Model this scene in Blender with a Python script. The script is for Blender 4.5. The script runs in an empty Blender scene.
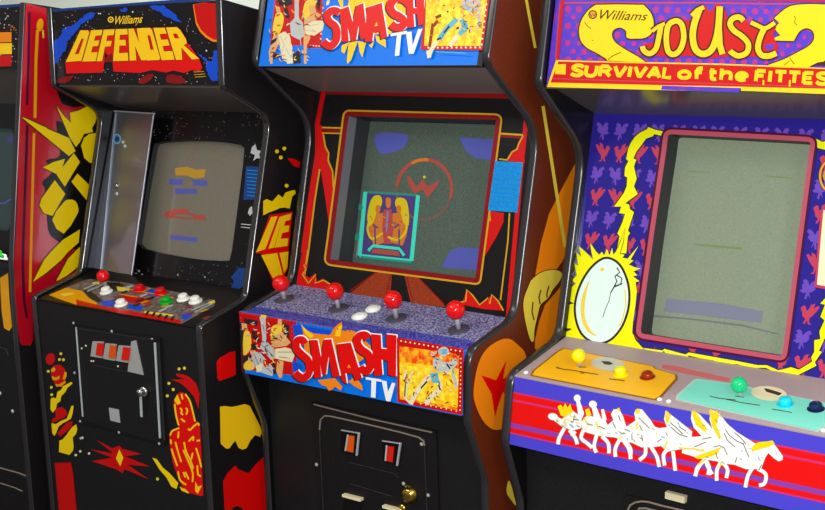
import bpy, math, random
from mathutils import Vector, Matrix
from mathutils.geometry import tessellate_polygon
random.seed(7)
SC = bpy.context.scene
COL = SC.collection

# ------------------------------------------------------------------ camera (solved from the cabinets' own edges)
F_PX, CX, CY, CZ, PAN, TILT, ROLL = 1205.81, 2.091, -2.0044, 1.5958, 0.6953, -0.1861, -0.0305
cp, sp, ct, st = math.cos(PAN), math.sin(PAN), math.cos(TILT), math.sin(TILT)
FW = Vector((-sp * ct, cp * ct, st)); R0 = Vector((cp, sp, 0)); U0 = R0.cross(FW)
RT = math.cos(ROLL) * R0 + math.sin(ROLL) * U0
UP = -math.sin(ROLL) * R0 + math.cos(ROLL) * U0
EYE = Vector((CX, CY, CZ))
cam = bpy.data.cameras.new('camera'); cam.sensor_width = 36; cam.lens = F_PX * 36 / 825
co = bpy.data.objects.new('camera', cam); COL.objects.link(co)
M = Matrix((RT, UP, -FW)).transposed().to_4x4(); M.translation = EYE
co.matrix_world = M; SC.camera = co

# ------------------------------------------------------------------ materials
def lin(c):
    c /= 255.0
    return c / 12.92 if c <= 0.04045 else ((c + 0.055) / 1.055) ** 2.4
def rgb(r, g, b): return (lin(r), lin(g), lin(b), 1)
MATS = {}
def mat(name, c, rough=0.35, metal=0.0, spec=0.28, emit=None, es=0.0, noise=None, coat=0.0, bump=0.0):
    """noise = (second colour, scale, low, high): speckle of a second colour"""
    m = bpy.data.materials.new(name); m.use_nodes = True
    nt = m.node_tree; b = nt.nodes['Principled BSDF']
    b.inputs['Base Color'].default_value = rgb(*c)
    b.inputs['Roughness'].default_value = rough
    b.inputs['Metallic'].default_value = metal
    b.inputs['Specular IOR Level'].default_value = spec
    b.inputs['Coat Weight'].default_value = coat
    b.inputs['Coat Roughness'].default_value = 0.08
    if emit:
        b.inputs['Emission Color'].default_value = rgb(*emit); b.inputs['Emission Strength'].default_value = es
    if noise or bump:
        tc = nt.nodes.new('ShaderNodeTexCoord'); n = nt.nodes.new('ShaderNodeTexNoise')
        n.inputs['Scale'].default_value = noise[1] if noise else 300; n.inputs['Detail'].default_value = 2
        nt.links.new(tc.outputs['Object'], n.inputs['Vector'])
        if noise:
            r = nt.nodes.new('ShaderNodeValToRGB')
            r.color_ramp.elements[0].position = noise[2]; r.color_ramp.elements[0].color = rgb(*c)
            r.color_ramp.elements[1].position = noise[3]; r.color_ramp.elements[1].color = rgb(*noise[0])
            nt.links.new(n.outputs['Fac'], r.inputs['Fac']); nt.links.new(r.outputs['Color'], b.inputs['Base Color'])
        if bump:
            bp = nt.nodes.new('ShaderNodeBump'); bp.inputs['Strength'].default_value = bump; bp.inputs['Distance'].default_value = 0.002
            nt.links.new(n.outputs['Fac'], bp.inputs['Height']); nt.links.new(bp.outputs['Normal'], b.inputs['Normal'])
    MATS[name] = m
    return name
mat('black', (18, 16, 18), 0.45, noise=((27, 24, 26), 260, .35, .7))
mat('black_gloss', (16, 14, 16), 0.22)
mat('black_print', (20, 17, 18), 0.3)
mat('panel_black', (19, 18, 20), 0.5, noise=((29, 28, 31), 320, .35, .7), bump=.15)
mat('trim', (40, 39, 42), 0.26, spec=.7)
mat('trim_light', (40, 39, 41), 0.18, spec=.8)
mat('molding_lip', (120, 122, 122), .3, spec=.6)
mat('underside', (84, 78, 76), 0.3, noise=((100, 93, 90), 350, .35, .7), spec=.4)
mat('underside_light', (124, 116, 112), 0.35, noise=((140, 132, 128), 350, .35, .7))
mat('underside_gloss', (92, 86, 84), 0.2, spec=.7)
mat('steel', (200, 202, 206), 0.32, metal=.35)
mat('steel_dull', (172, 174, 172), 0.4, metal=.15)
mat('sheet_metal', (140, 146, 156), 0.33, metal=.95)
mat('chrome', (225, 225, 225), 0.1, metal=1)
mat('brass', (215, 180, 80), 0.18, metal=1)
mat('silver_line', (175, 185, 185), .4)
mat('beige_line', (140, 124, 108), .4)
mat('white', (245, 245, 240), .4)
mat('cream', (235, 222, 180), .45)
mat('paper', (245, 235, 190), .6)
mat('red', (202, 9, 8), .35)
mat('red_vivid', (226, 8, 6), .35)
mat('red_dark', (130, 10, 12), .35)
mat('red_side', (186, 12, 32), .25, coat=.5)
mat('yellow', (246, 212, 8), .35)
mat('yellow_warm', (255, 205, 20), .35)
mat('yellow_green', (242, 240, 8), .35)
mat('yellow_soft', (235, 210, 70), .35)
mat('orange', (245, 135, 15), .35)
mat('orange_gold', (232, 160, 12), .35)
mat('orange_red', (240, 75, 20), .35)
mat('gold_line', (200, 150, 30), .35)
mat('blue', (15, 75, 205), .35)
mat('blue_smash', (0, 118, 235), .35)
mat('blue_sticker', (0, 150, 215), .4, noise=((10, 120, 190), 400, .4, .6))
mat('blue_star', (20, 60, 130), .4)
mat('brown', (92, 34, 14), .4, noise=((112, 46, 22), 420, .35, .7))
mat('brown_art', (130, 40, 14), .4, noise=((160, 62, 20), 300, .35, .7))
mat('skin', (230, 170, 110), .4)
mat('blonde', (245, 205, 60), .4)
mat('grey_art', (190, 195, 195), .4)
mat('cyan_art', (95, 180, 200), .4)
mat('dark_art', (45, 35, 35), .4)
mat('fire', (250, 190, 15), .35, noise=((250, 235, 60), 90, .4, .65))
mat('fire_red', (245, 70, 15), .35, noise=((250, 190, 30), 60, .4, .62))
mat('purple_joust', (84, 56, 196), .35, noise=((120, 55, 180), 60, .5, .65))
mat('magenta_spot', (180, 45, 140), .35)
mat('purple_bezel', (40, 30, 138), .22, coat=.4)
mat('violet', (108, 72, 184), .3)
mat('bird_red', (192, 62, 88), .3)
mat('pink_frame', (186, 80, 100), .35)
mat('maroon', (70, 10, 45), .35)
mat('brown_line', (70, 25, 8), .4)
mat('egg', (222, 246, 236), .35)
mat('blue_panel', (72, 64, 200), .35)
mat('magenta_line', (205, 45, 110), .35)
mat('purple_stripe', (135, 60, 165), .35)
mat('speckle', (56, 56, 124), .4, noise=((176, 174, 198), 240, .42, .64))
mat('speckle_edge', (26, 32, 140), .4, noise=((100, 105, 185), 230, .42, .64))
mat('grey_panel', (172, 152, 154), .4)
mat('overlay_dark', (92, 78, 74), .4, noise=((130, 116, 110), 90, .4, .6))
mat('pink_label', (205, 105, 105), .5)
mat('plate_gold', (248, 184, 26), .3)
mat('plate_gold_edge', (150, 90, 20), .4)
mat('plate_teal', (124, 222, 200), .3)
mat('plate_edge', (190, 205, 195), .3)
mat('oval', (205, 205, 185), .5)
mat('ink', (60, 50, 40), .6)
mat('ink_soft', (150, 140, 120), .5)
mat('washer', (74, 68, 84), .45)
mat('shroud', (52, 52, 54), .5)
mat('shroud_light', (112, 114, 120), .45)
mat('ball_red', (230, 12, 12), .12, spec=.6)
mat('ball_yellow', (250, 240, 10), .15, spec=.6)
mat('ball_green', (20, 205, 130), .12, spec=.6)
mat('button_red', (215, 15, 20), .15)
mat('button_green', (10, 165, 40), .15)
mat('button_white', (240, 240, 232), .2)
mat('button_cyan', (30, 215, 235), .2)
mat('button_navy', (20, 35, 80), .15)
mat('button_brown', (150, 45, 10), .15)
mat('slot_lamp', (200, 26, 12), .35, emit=(255, 40, 10), es=.10)
mat('slot_lamp_orange', (205, 80, 18), .35, emit=(255, 100, 20), es=.10)
# CRT faces: grey phosphor behind glass, with the picture the tube gives off
mat('crt_grey', (108, 104, 92), .12, emit=(110, 104, 88), es=.10, noise=((122, 117, 104), 400, .35, .7))
mat('crt_smash', (70, 84, 74), .12, emit=(80, 100, 85), es=.08, noise=((92, 102, 92), 330, .35, .7))
mat('crt_green', (124, 136, 114), .12, emit=(118, 135, 108), es=.16, noise=((138, 148, 128), 330, .35, .7))
mat('crt_dark', (56, 70, 72), .12, emit=(60, 85, 85), es=.06)
def glow(name, c, s=.45): mat(name, c, .2, emit=c, es=s)
glow('glow_yellow', (172, 132, 45), .2); glow('glow_blue', (78, 84, 160), .2); glow('glow_red', (158, 70, 60), .2); glow('glow_red_soft', (112, 84, 74), .15)
glow('glow_teal', (50, 185, 160), .5); glow('glow_teal_dim', (35, 120, 105), .4); glow('glow_gold', (190, 168, 20), .3); glow('glow_purple', (70, 58, 112), .2)
glow('glow_orange', (185, 108, 40), .25); glow('glow_pink', (165, 62, 66), .25); glow('glow_dim_green', (112, 132, 90), .2); glow('glow_dim_blue', (116, 120, 138), .2)
mat('wall', (238, 248, 236), .8)
mat('floor', (70, 66, 64), .6, noise=((90, 84, 80), 12, .35, .7))
mat('ceiling', (215, 215, 210), .8)

# ------------------------------------------------------------------ mesh builder
def crop(x0, y0, s): return lambda pts: [(x0 + x / s, y0 + y / s) for x, y in pts]
def smooth(pts, n=6, closed=False):
    """Catmull-Rom through pts"""
    out = []; N = len(pts)
    for i in range(N if closed else N - 1):
        if closed: p = [pts[(i + k) % N] for k in (-1, 0, 1, 2)]
        else: p = [pts[max(0, i - 1)], pts[i], pts[i + 1], pts[min(N - 1, i + 2)]]
        for k in range(n):
            t = k / n
            out.append(tuple(.5 * (2 * p[1][d] + (p[2][d] - p[0][d]) * t + (2 * p[0][d] - 5 * p[1][d] + 4 * p[2][d] - p[3][d]) * t * t
                             + (-p[0][d] + 3 * p[1][d] - 3 * p[2][d] + p[3][d]) * t ** 3) for d in (0, 1)))
    if not closed: out.append(pts[-1])
    return out
def fillet(pts, radii, n=6):
    out = []
    for i, p in enumerate(pts):
        r = radii[i]
        if r <= 0 or i in (0, len(pts) - 1): out.append(p); continue
        P = Vector(p); A = Vector(pts[i - 1]) - P; B = Vector(pts[i + 1]) - P
        la, lb = A.length, B.length; A.normalize(); B.normalize()
        ang = A.angle(B); d = min(r / math.tan(ang / 2), la * .48, lb * .48)
        p0, p1 = P + A * d, P + B * d
        for k in range(n + 1):
            t = k / n
            out.append(tuple(p0 * (1 - t) ** 2 + P * 2 * t * (1 - t) + p1 * t * t))
    return out
def ellipse(cx, cy, rx, ry, rot=0, n=28, a0=0, a1=360):
    c, s = math.cos(math.radians(rot)), math.sin(math.radians(rot)); out = []
    full = a1 - a0 == 360
    for k in range(n if full else n + 1):
        a = math.radians(a0 + (a1 - a0) * k / n)
        x, y = rx * math.cos(a), ry * math.sin(a)
        out.append((cx + x * c - y * s, cy + x * s + y * c))
    return out

class MB:
    def __init__(self): self.v, self.f, self.m, self.s, self.names = [], [], [], [], []
    def mi(self, m):
        if m not in self.names: self.names.append(m)
        return self.names.index(m)
    def add(self, vs, fs, m, smooth_=False):
        b = len(self.v); self.v += [tuple(v) for v in vs]; k = self.mi(m)
        for f in fs: self.f.append(tuple(b + i for i in f)); self.m.append(k); self.s.append(smooth_)
        return self
    def box(self, lo, hi, m, bev=0.0):
        x0, y0, z0 = lo; x1, y1, z1 = hi
        if bev <= 0:
            vs = [(x, y, z) for z in (z0, z1) for x, y in ((x0, y0), (x1, y0), (x1, y1), (x0, y1))]
            return self.add(vs, [(3, 2, 1, 0), (4, 5, 6, 7), (0, 1, 5, 4), (1, 2, 6, 5), (2, 3, 7, 6), (3, 0, 4, 7)], m)
        return self.frame_box(Vector(((x0 + x1) / 2, (y0 + y1) / 2, (z0 + z1) / 2)), Vector((1, 0, 0)), Vector((0, 1, 0)), Vector((0, 0, 1)), (x1 - x0) / 2, (y1 - y0) / 2, (z1 - z0) / 2, m, bev)
    def frame_box(self, c, ex, ey, ez, hx, hy, hz, m, bev=0.0):
        """box with chamfered edges in any frame"""
        b = bev; vs = []
        ix = {}
        for sx in (-1, 1):
            for sy in (-1, 1):
                for sz in (-1, 1):
                    for k in range(3):
                        d = [sx * (hx - (b if k != 0 else 0)), sy * (hy - (b if k != 1 else 0)), sz * (hz - (b if k != 2 else 0))]
                        ix[(sx, sy, sz, k)] = len(vs); vs.append(c + ex * d[0] + ey * d[1] + ez * d[2])
        fs = []
        for k in range(3):
            o = [i for i in range(3) if i != k]
            for s in (-1, 1):
                q = []
                for a, bb in ((-1, -1), (1, -1), (1, 1), (-1, 1)):
                    t = [0, 0, 0]; t[k] = s; t[o[0]] = a; t[o[1]] = bb; q.append(ix[(*t, k)])
                fs.append(tuple(q))
        for k in range(3):
            o = [i for i in range(3) if i != k]
            for a in (-1, 1):
                for bb in (-1, 1):
                    q = []
                    for s, kk in ((-1, o[0]), (1, o[0]), (1, o[1]), (-1, o[1])):
                        t = [0, 0, 0]; t[k] = s; t[o[0]] = a; t[o[1]] = bb; q.append(ix[(*t, kk)])
                    fs.append(tuple(q))
        for sx in (-1, 1):
            for sy in (-1, 1):
                for sz in (-1, 1): fs.append(tuple(ix[(sx, sy, sz, k)] for k in range(3)))
        out = []
        for f in fs:
            P = [vs[i] for i in f]; nrm = (P[1] - P[0]).cross(P[2] - P[0]); mid = sum(P, Vector()) / len(P)
            out.append(f if nrm.dot(mid - c) > 0 else tuple(reversed(f)))
        return self.add(vs, out, m)
    def prism(self, prof, x0, x1, m, m0=None, m1=None):
        """(y,z) polygon between two x planes"""
        n = len(prof); vs = [(x0, y, z) for y, z in prof] + [(x1, y, z) for y, z in prof]
        tris = tessellate_polygon([[Vector((0, y, z)) for y, z in prof]])
        area = sum(prof[i][0] * prof[(i + 1) % n][1] - prof[(i + 1) % n][0] * prof[i][1] for i in range(n))
        fs, lo, hi = [], [], []
        for t in tris:
            a, b, c = (prof[i] for i in t)
            ccw = (b[0] - a[0]) * (c[1] - a[1]) - (b[1] - a[1]) * (c[0] - a[0]) > 0
            t = tuple(t) if ccw else tuple(reversed(t))
            hi.append(tuple(i + n for i in t)); lo.append(tuple(reversed(t)))
        for i in range(n):
            j = (i + 1) % n
            fs.append((i, j, j + n, i + n) if area < 0 else (j, i, i + n, j + n))
        return self.add(vs, fs, m).add(vs, lo, m0 or m).add(vs, hi, m1 or m)
    def lathe(self, c, ax, prof, m, n=20):
        """prof = [(radius, height along ax)]"""
        ax = Vector(ax).normalized(); e1 = ax.orthogonal().normalized(); e2 = ax.cross(e1); c = Vector(c)
        vs, fs = [], []
        for r, h in prof:
            for k in range(n):
                a = 2 * math.pi * k / n; vs.append(c + ax * h + (e1 * math.cos(a) + e2 * math.sin(a)) * r)
        for i in range(len(prof) - 1):
            for k in range(n):
                j = (k + 1) % n; fs.append((i * n + k, i * n + j, (i + 1) * n + j, (i + 1) * n + k))
        fs.append(tuple(range(n - 1, -1, -1))); fs.append(tuple(range((len(prof) - 1) * n, len(prof) * n)))
        return self.add(vs, fs, m, True)
    def ball(self, c, ax, r, m):
        return self.lathe(c, ax, [(max(1e-4, r * math.sin(math.pi * k / 14)), -r * math.cos(math.pi * k / 14)) for k in range(15)], m, 24)
    def rod(self, p0, p1, r, m, n=10):
        d = Vector(p1) - Vector(p0)
        return self.lathe(p0, d, [(r, 0), (r, d.length)], m, n)
    def build(self, name, parent=None):
        me = bpy.data.meshes.new(name); me.from_pydata(self.v, [], self.f)
        for n in self.names: me.materials.append(MATS[n])
        me.polygons.foreach_set('material_index', self.m); me.polygons.foreach_set('use_smooth', self.s)
        me.update()
        o = bpy.data.objects.new(name, me); COL.objects.link(o)
        if parent is not None: o.parent = parent
        return o

# ------------------------------------------------------------------ a cabinet's own frame, its flat panels, and artwork printed on them
class Cab:
    def __init__(self, x, y, th, w, prof):
        self.o = Vector((x, y, 0)); self.th = th; self.w = w; self.p = prof
        c, s = math.cos(th), math.sin(th); self.ex = Vector((c, s, 0)); self.ey = Vector((-s, c, 0))
        self.eye = self.loc(EYE)
    def vec(self, d): return Vector((d.dot(self.ex), d.dot(self.ey), d.z))
    def loc(self, P): return self.vec(P - self.o)
    def ray(self, u, v): return self.vec(FW * F_PX + RT * (u - 412.5) - UP * (v - 255))
    def empty(self, name, label, cat):
        e = bpy.data.objects.new(name, None); COL.objects.link(e); e.location = self.o; e.rotation_euler = (0, 0, self.th)
        e['label'] = label; e['category'] = cat; self.root = e
        return e
class Plane:
    """panel between profile points pa (top/back) and pb (bottom/front), pushed in by inset"""
    def __init__(self, cab, pa, pb, inset=0.0):
        self.cab = cab; a = Vector((0, *pa)); b = Vector((0, *pb))
        self.eu = Vector((1, 0, 0)); self.ev = (a - b).normalized(); self.n = self.eu.cross(self.ev).normalized()
        self.O = b - self.n * inset; self.L = (a - b).length
    def ab(self, u, v, h=0.0):
        d = self.cab.ray(u, v); t = ((self.O + self.n * h) - self.cab.eye).dot(self.n) / d.dot(self.n)
        q = self.cab.eye + d * t - self.O
        return q.dot(self.eu), q.dot(self.ev)
    def at(self, a, b, h=0.0): return self.O + self.eu * a + self.ev * b + self.n * h
    def px(self, u, v, h=0.0): return self.at(*self.ab(u, v), h)
class SidePlane(Plane):
    """the outer right face of a cabinet"""
    def __init__(self, cab):
        self.cab = cab; self.eu = Vector((0, 1, 0)); self.ev = Vector((0, 0, 1)); self.n = Vector((1, 0, 0)); self.O = Vector((cab.w, 0, 0)); self.L = 1
STEP = 0.00005
class Art:
    def __init__(self, plane, mb, h=0.0, bulge=None): self.p, self.mb, self.h, self.k, self.bulge = plane, mb, h, 1, bulge
    def H(self, q): return self.h + self.k * STEP + (self.bulge(*q) if self.bulge else 0)
    def A(self, q): return self.p.ab(q[0], q[1], self.h + self.k * STEP)
    def up(self): self.k += 1; return self
    def flat(self, loops, m):
        """loops in panel coordinates, first the outline, then holes"""
        allp = [q for l in loops for q in l]
        tris = tessellate_polygon([[Vector((a, b, 0)) for a, b in l] for l in loops])
        vs = [self.p.at(a, b, self.H((a, b))) for a, b in allp]; fs = []
        for t in tris:
            nrm = (vs[t[1]] - vs[t[0]]).cross(vs[t[2]] - vs[t[0]])
            if nrm.length < 1e-13: continue
            fs.append(tuple(t) if nrm.dot(self.p.n) > 0 else tuple(reversed(t)))
        self.mb.add(vs, fs, m); self.k += .12
        return self
    def poly(self, pts, m, *holes):
        self.k += 1
        return self.flat([[self.A(q) for q in l] for l in (pts, *holes)], m)
    def polys(self, many, m):
        self.k += 1
        for pts in many: self.flat([[self.A(q) for q in pts]], m)
        return self
    def stroke(self, pts, w, m, closed=False, step=True):
        """line of width w (px of the photo's frame, or a list of widths) with round joins"""
        if step: self.k += 1
        n = len(pts); ws = w if isinstance(w, (list, tuple)) else [w] * n
        if len(ws) != n: ws = [ws[0] + (ws[-1] - ws[0]) * i / (n - 1) for i in range(n)]
        L, Rr = [], []
        for i in range(n):
            if closed: a, b = pts[i - 1], pts[(i + 1) % n]
            else: a, b = pts[max(0, i - 1)], pts[min(n - 1, i + 1)]
            dx, dy = b[0] - a[0], b[1] - a[1]; l = math.hypot(dx, dy) or 1
            nx, ny = -dy / l * ws[i] / 2, dx / l * ws[i] / 2
            L.append((pts[i][0] + nx, pts[i][1] + ny)); Rr.append((pts[i][0] - nx, pts[i][1] - ny))
        vs, fs = [], []
        for i, q in enumerate(L + Rr):
            ab = self.A(q); vs.append(self.p.at(*ab, self.H(ab) + (i % n) / n * STEP * .1))
        self.k += .12
        for i in range(n if closed else n - 1):
            j = (i + 1) % n; f = (i, j, j + n, i + n)
            nrm = (vs[f[1]] - vs[f[0]]).cross(vs[f[2]] - vs[f[0]])
            fs.append(f if nrm.dot(self.p.n) > 0 else tuple(reversed(f)))
        self.mb.add(vs, fs, m)
        return self
    def strokes(self, many, w, m):
        self.k += 1
        for p in many: self.stroke(p, w, m, step=False)
        return self
    def dots(self, pts, r, m, jitter=0.0):
        self.k += 1
        for x, y in pts:
            rr = r * (1 + jitter * (random.random() - .5))
            self.flat([[self.A(q) for q in ellipse(x, y, rr, rr, n=8)]], m)
        return self
    def stars(self, x0, y0, x1, y1, n, m, r=.55):
        return self.dots([(random.uniform(x0, x1), random.uniform(y0, y1)) for _ in range(n)], r, m, 1.2)
    def text(self, s, tl, bl, tr, br, m, shear=0.0, bold=0.0, track=1.0):
        """lettering fitted into the quad tl, bl, tr, br"""
        self.k += 1
        vs, fs = glyphs(s, shear, bold, track)
        x0, x1 = min(v[0] for v in vs), max(v[0] for v in vs); y0, y1 = min(v[1] for v in vs), max(v[1] for v in vs)
        out = []
        for x, y in vs:
            s_, t_ = (x - x0) / (x1 - x0), (y - y0) / (y1 - y0)
            q = tuple((bl[d] * (1 - s_) + br[d] * s_) * (1 - t_) + (tl[d] * (1 - s_) + tr[d] * s_) * t_ for d in (0, 1))
            ab = self.A(q); out.append(self.p.at(*ab, self.H(ab)))
        good = []
        for f in fs:
            nrm = (out[f[1]] - out[f[0]]).cross(out[f[2]] - out[f[0]])
            good.append(f if nrm.dot(self.p.n) > 0 else tuple(reversed(f)))
        self.mb.add(out, good, m)
        return self
def glyphs(s, shear, bold, track):
    cu = bpy.data.curves.new('lettering', 'FONT'); cu.body = s; cu.shear = shear; cu.offset = bold; cu.space_character = track; cu.resolution_u = 3
    ob = bpy.data.objects.new('lettering', cu); COL.objects.link(ob)
    dg = bpy.context.evaluated_depsgraph_get(); dg.update()
    ev = ob.evaluated_get(dg); me = ev.to_mesh()
    vs = [(v.co.x, v.co.y) for v in me.vertices]; fs = [tuple(p.vertices) for p in me.polygons]
    ev.to_mesh_clear(); bpy.data.objects.remove(ob); bpy.data.curves.remove(cu)
    return vs, fs

# ------------------------------------------------------------------ the pieces every cabinet is made of
T = 0.019
def side_panels(cab, front, back_top, m_left, m_right, trim='trim', trim_w=None):
    """two side panels cut to the same outline, each edged with a rounded plastic moulding; returns the right one's mesh builder"""
    outline = front + [(0.50, 0.0), back_top]
    mbr = None
    for k, (x0, x1) in enumerate(((0, T), (cab.w - T, cab.w))):
        mb = MB(); mb.prism(outline, x0, x1, (m_left, m_right)[k], m1='black_gloss' if k == 0 else None, m0='black_gloss' if k else None)
        tm = MB(); xc = (x0 + x1) / 2; vs, fs = [], []; n = len(front); S = 9
        for i in range(n):
            a = Vector(front[max(0, i - 1)]); b = Vector(front[min(n - 1, i + 1)]); t = (b - a).normalized(); nr = Vector((t.y, -t.x))
            for j in range(S):
                ph = math.pi * j / (S - 1); off = .0045 * math.sin(ph) - .0005
                vs.append((xc - (T / 2 + .0006) * math.cos(ph), front[i][0] + nr.x * off, front[i][1] + nr.y * off))
        for i in range(n - 1):
            for j in range(S - 1): fs.append((i * S + j, (i + 1) * S + j, (i + 1) * S + j + 1, i * S + j + 1))
        fs = [tuple(reversed(f)) for f in fs]
        tm.add(vs, fs, trim, True)
        if k == 0: o = mb.build('side_panel', cab.root)
        else: mbr = mb
        cab_trim = tm
        if k == 0: tm.build('edge_molding', o)
        else: right_trim = tm
    def finish():
        o = mbr.build('side_panel', cab.root); right_trim.build('edge_molding', o)
        return o
    return mbr, finish
def slab(cab, pl, b0, b1, m, th=.012, x0=T, x1=None, mb=None, h=0.0):
    """flat board lying in a panel plane"""
    x1 = cab.w - T if x1 is None else x1; mb = mb or MB()
    c = pl.at((x0 + x1) / 2, (b0 + b1) / 2, h - th / 2)
    return mb.frame_box(c, pl.eu, pl.ev, pl.n, (x1 - x0) / 2, (b1 - b0) / 2, th / 2, m, .0006)
def shell(cab, top_front, top_back, m='black', z_low=.02):
    """the back board, lid and floor board that close the case"""
    w = cab.w
    MB().box((T, .470, z_low), (w - T, .488, top_back[1] - .02), m).build('back_panel', cab.root)
    a, b = Vector((0, *top_back)), Vector((0, *top_front)); ev = (b - a).normalized(); n = Vector((1, 0, 0)).cross(ev)
    if n.z < 0: n = -n
    mid = (a + b) / 2 - n * .008
    MB().frame_box(mid + Vector((w / 2, 0, 0)), Vector((1, 0, 0)), ev, n, w / 2 - T, (a - b).length / 2 - .006, .007, m, .001).build('top_panel', cab.root)
def bezel_and_screen(cab, pl, b0, b1, hole_px, m_bezel, m_shroud, depth, m_screen, bulge, paint_bezel=None, paint_screen=None, grow=.02, m_shroud_side=None):
    """printed bezel with a round-cornered window, the shroud behind the window, and the picture tube"""
    hole = [pl.ab(*q) for q in hole_px]
    mb = MB(); art = Art(pl, mb)
    rect = [(T, b0), (cab.w - T, b0), (cab.w - T, b1), (T, b1)]
    art.flat([rect, hole], m_bezel)
    if paint_bezel: paint_bezel(art)
    bz = mb.build('bezel', cab.root)
    sh = MB(); n = len(hole); mid = Vector((sum(q[0] for q in hole) / n, sum(q[1] for q in hole) / n))
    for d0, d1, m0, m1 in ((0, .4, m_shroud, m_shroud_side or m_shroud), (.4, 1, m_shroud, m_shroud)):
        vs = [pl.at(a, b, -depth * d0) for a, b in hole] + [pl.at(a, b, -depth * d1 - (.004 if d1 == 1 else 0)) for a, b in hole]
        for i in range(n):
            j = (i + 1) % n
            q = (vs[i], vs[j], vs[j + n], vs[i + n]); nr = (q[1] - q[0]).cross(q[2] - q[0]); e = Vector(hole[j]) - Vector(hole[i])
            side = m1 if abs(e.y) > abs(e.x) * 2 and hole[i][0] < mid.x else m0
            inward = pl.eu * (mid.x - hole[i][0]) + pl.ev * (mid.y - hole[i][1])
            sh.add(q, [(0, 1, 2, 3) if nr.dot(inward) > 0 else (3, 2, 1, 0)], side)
    sh.build('screen_shroud', bz)
    a0, a1 = min(q[0] for q in hole) - grow, max(q[0] for q in hole) + grow; c0, c1 = min(q[1] for q in hole) - grow, max(q[1] for q in hole) + grow
    am, bm, ah, bh = (a0 + a1) / 2, (c0 + c1) / 2, (a1 - a0) / 2, (c1 - c0) / 2
    def bul(a, b): return bulge * (1 - .5 * ((a - am) / ah) ** 2 - .5 * ((b - bm) / bh) ** 2) - bulge
    sm = MB(); N = 20; vs, fs = [], []
    for i in range(N + 1):
        for j in range(N + 1):
            a, b = a0 + (a1 - a0) * i / N, c0 + (c1 - c0) * j / N; vs.append(pl.at(a, b, -depth + bul(a, b)))
    for i in range(N):
        for j in range(N): fs.append((i * (N + 1) + j, (i + 1) * (N + 1) + j, (i + 1) * (N + 1) + j + 1, i * (N + 1) + j + 1))
    sm.add(vs, fs, m_screen, True)
    if paint_screen:
        sp_ = Plane.__new__(Plane); sp_.__dict__.update(pl.__dict__); sp_.O = pl.O - pl.n * depth
        paint_screen(Art(sp_, sm, .0006, bul))
    sm.build('screen', cab.root)
    return bz
def joystick(cab, pl, base_px, ball_px, r, m_ball, label, washer='black_gloss', wr=.03, shaft='steel'):
    """bat on a round washer; its height is where the ball is seen above the base"""
    a, b = pl.ab(*base_px); base = pl.at(a, b)
    best = None
    for k in range(20, 110):
        h = k / 1000; P = pl.at(a, b, h); d = cab.ray(*ball_px); q = P - cab.eye; t = q.dot(d) / d.dot(d); e = (q - d * t).length
        if best is None or e < best[0]: best = (e, h)
    h = best[1]
    js = MB().rod(base, pl.at(a, b, h), .0055, shaft).build('joystick', cab.root); js['label'] = label
    MB().lathe(base, pl.n, [(wr, .0), (wr, .0016), (wr * .8, .0024), (.007, .003)], washer, 24).build('dust_washer', js)
    MB().ball(pl.at(a, b, h), pl.n, r, m_ball).build('ball_top', js)
def button(cab, pl, px, r, m, label, h=.009, rim=None, name='push_button'):
    c = pl.px(*px)
    o = MB().lathe(c, pl.n, [(r * 1.0, 0), (r * 1.0, .003), (r * .9, .0048), (r * .72, .005)], rim or m, 24).build(name, cab.root); o['label'] = label
    MB().lathe(c, pl.n, [(r * .7, .002), (r * .7, h * .75), (r * .6, h * .93), (r * .4, h), (1e-4, h * 1.02)], m, 24).build('plunger', o)
def plate(mb, pl, quad_px, h0, h1, m):
    """raised plate on a panel, its outline given in the photo's frame"""
    q = [pl.ab(*p, h1) for p in quad_px]; n = len(q)
    vs = [pl.at(a, b, h0) for a, b in q] + [pl.at(a, b, h1) for a, b in q]; mid = sum(vs, Vector()) / len(vs)
    fs = [tuple(range(n)), tuple(range(n, 2 * n))] + [(i, (i + 1) % n, (i + 1) % n + n, i + n) for i in range(n)]
    out = []
    for f in fs:
        P = [vs[i] for i in f]; nr = (P[1] - P[0]).cross(P[2] - P[0]); fm = sum(P, Vector()) / len(P)
        out.append(f if nr.dot(fm - mid) > 0 else tuple(reversed(f)))
    mb.add(vs, out, m)
    return mb
def rail(mb, pl, pts, w, h0, h1, m):
    """thin raised bar along a line on a panel (w in metres)"""
    P = [Vector(pl.ab(*p, h1)) for p in pts]
    for a, b in zip(P[:-1], P[1:]):
        d = (b - a).normalized(); n = Vector((-d.y, d.x)) * w / 2
        c = (a + b) / 2; ev = (pl.eu * d.x + pl.ev * d.y); eu = (pl.eu * n.x + pl.ev * n.y).normalized()
        mb.frame_box(pl.at(c.x, c.y, (h0 + h1) / 2), ev, eu, pl.n, (b - a).length / 2 + w * .3, w / 2, (h1 - h0) / 2, m, min(w, h1 - h0) * .2)
    return mb
def lerp(a, b, t): return tuple(a[i] * (1 - t) + b[i] * t for i in range(len(a)))

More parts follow.
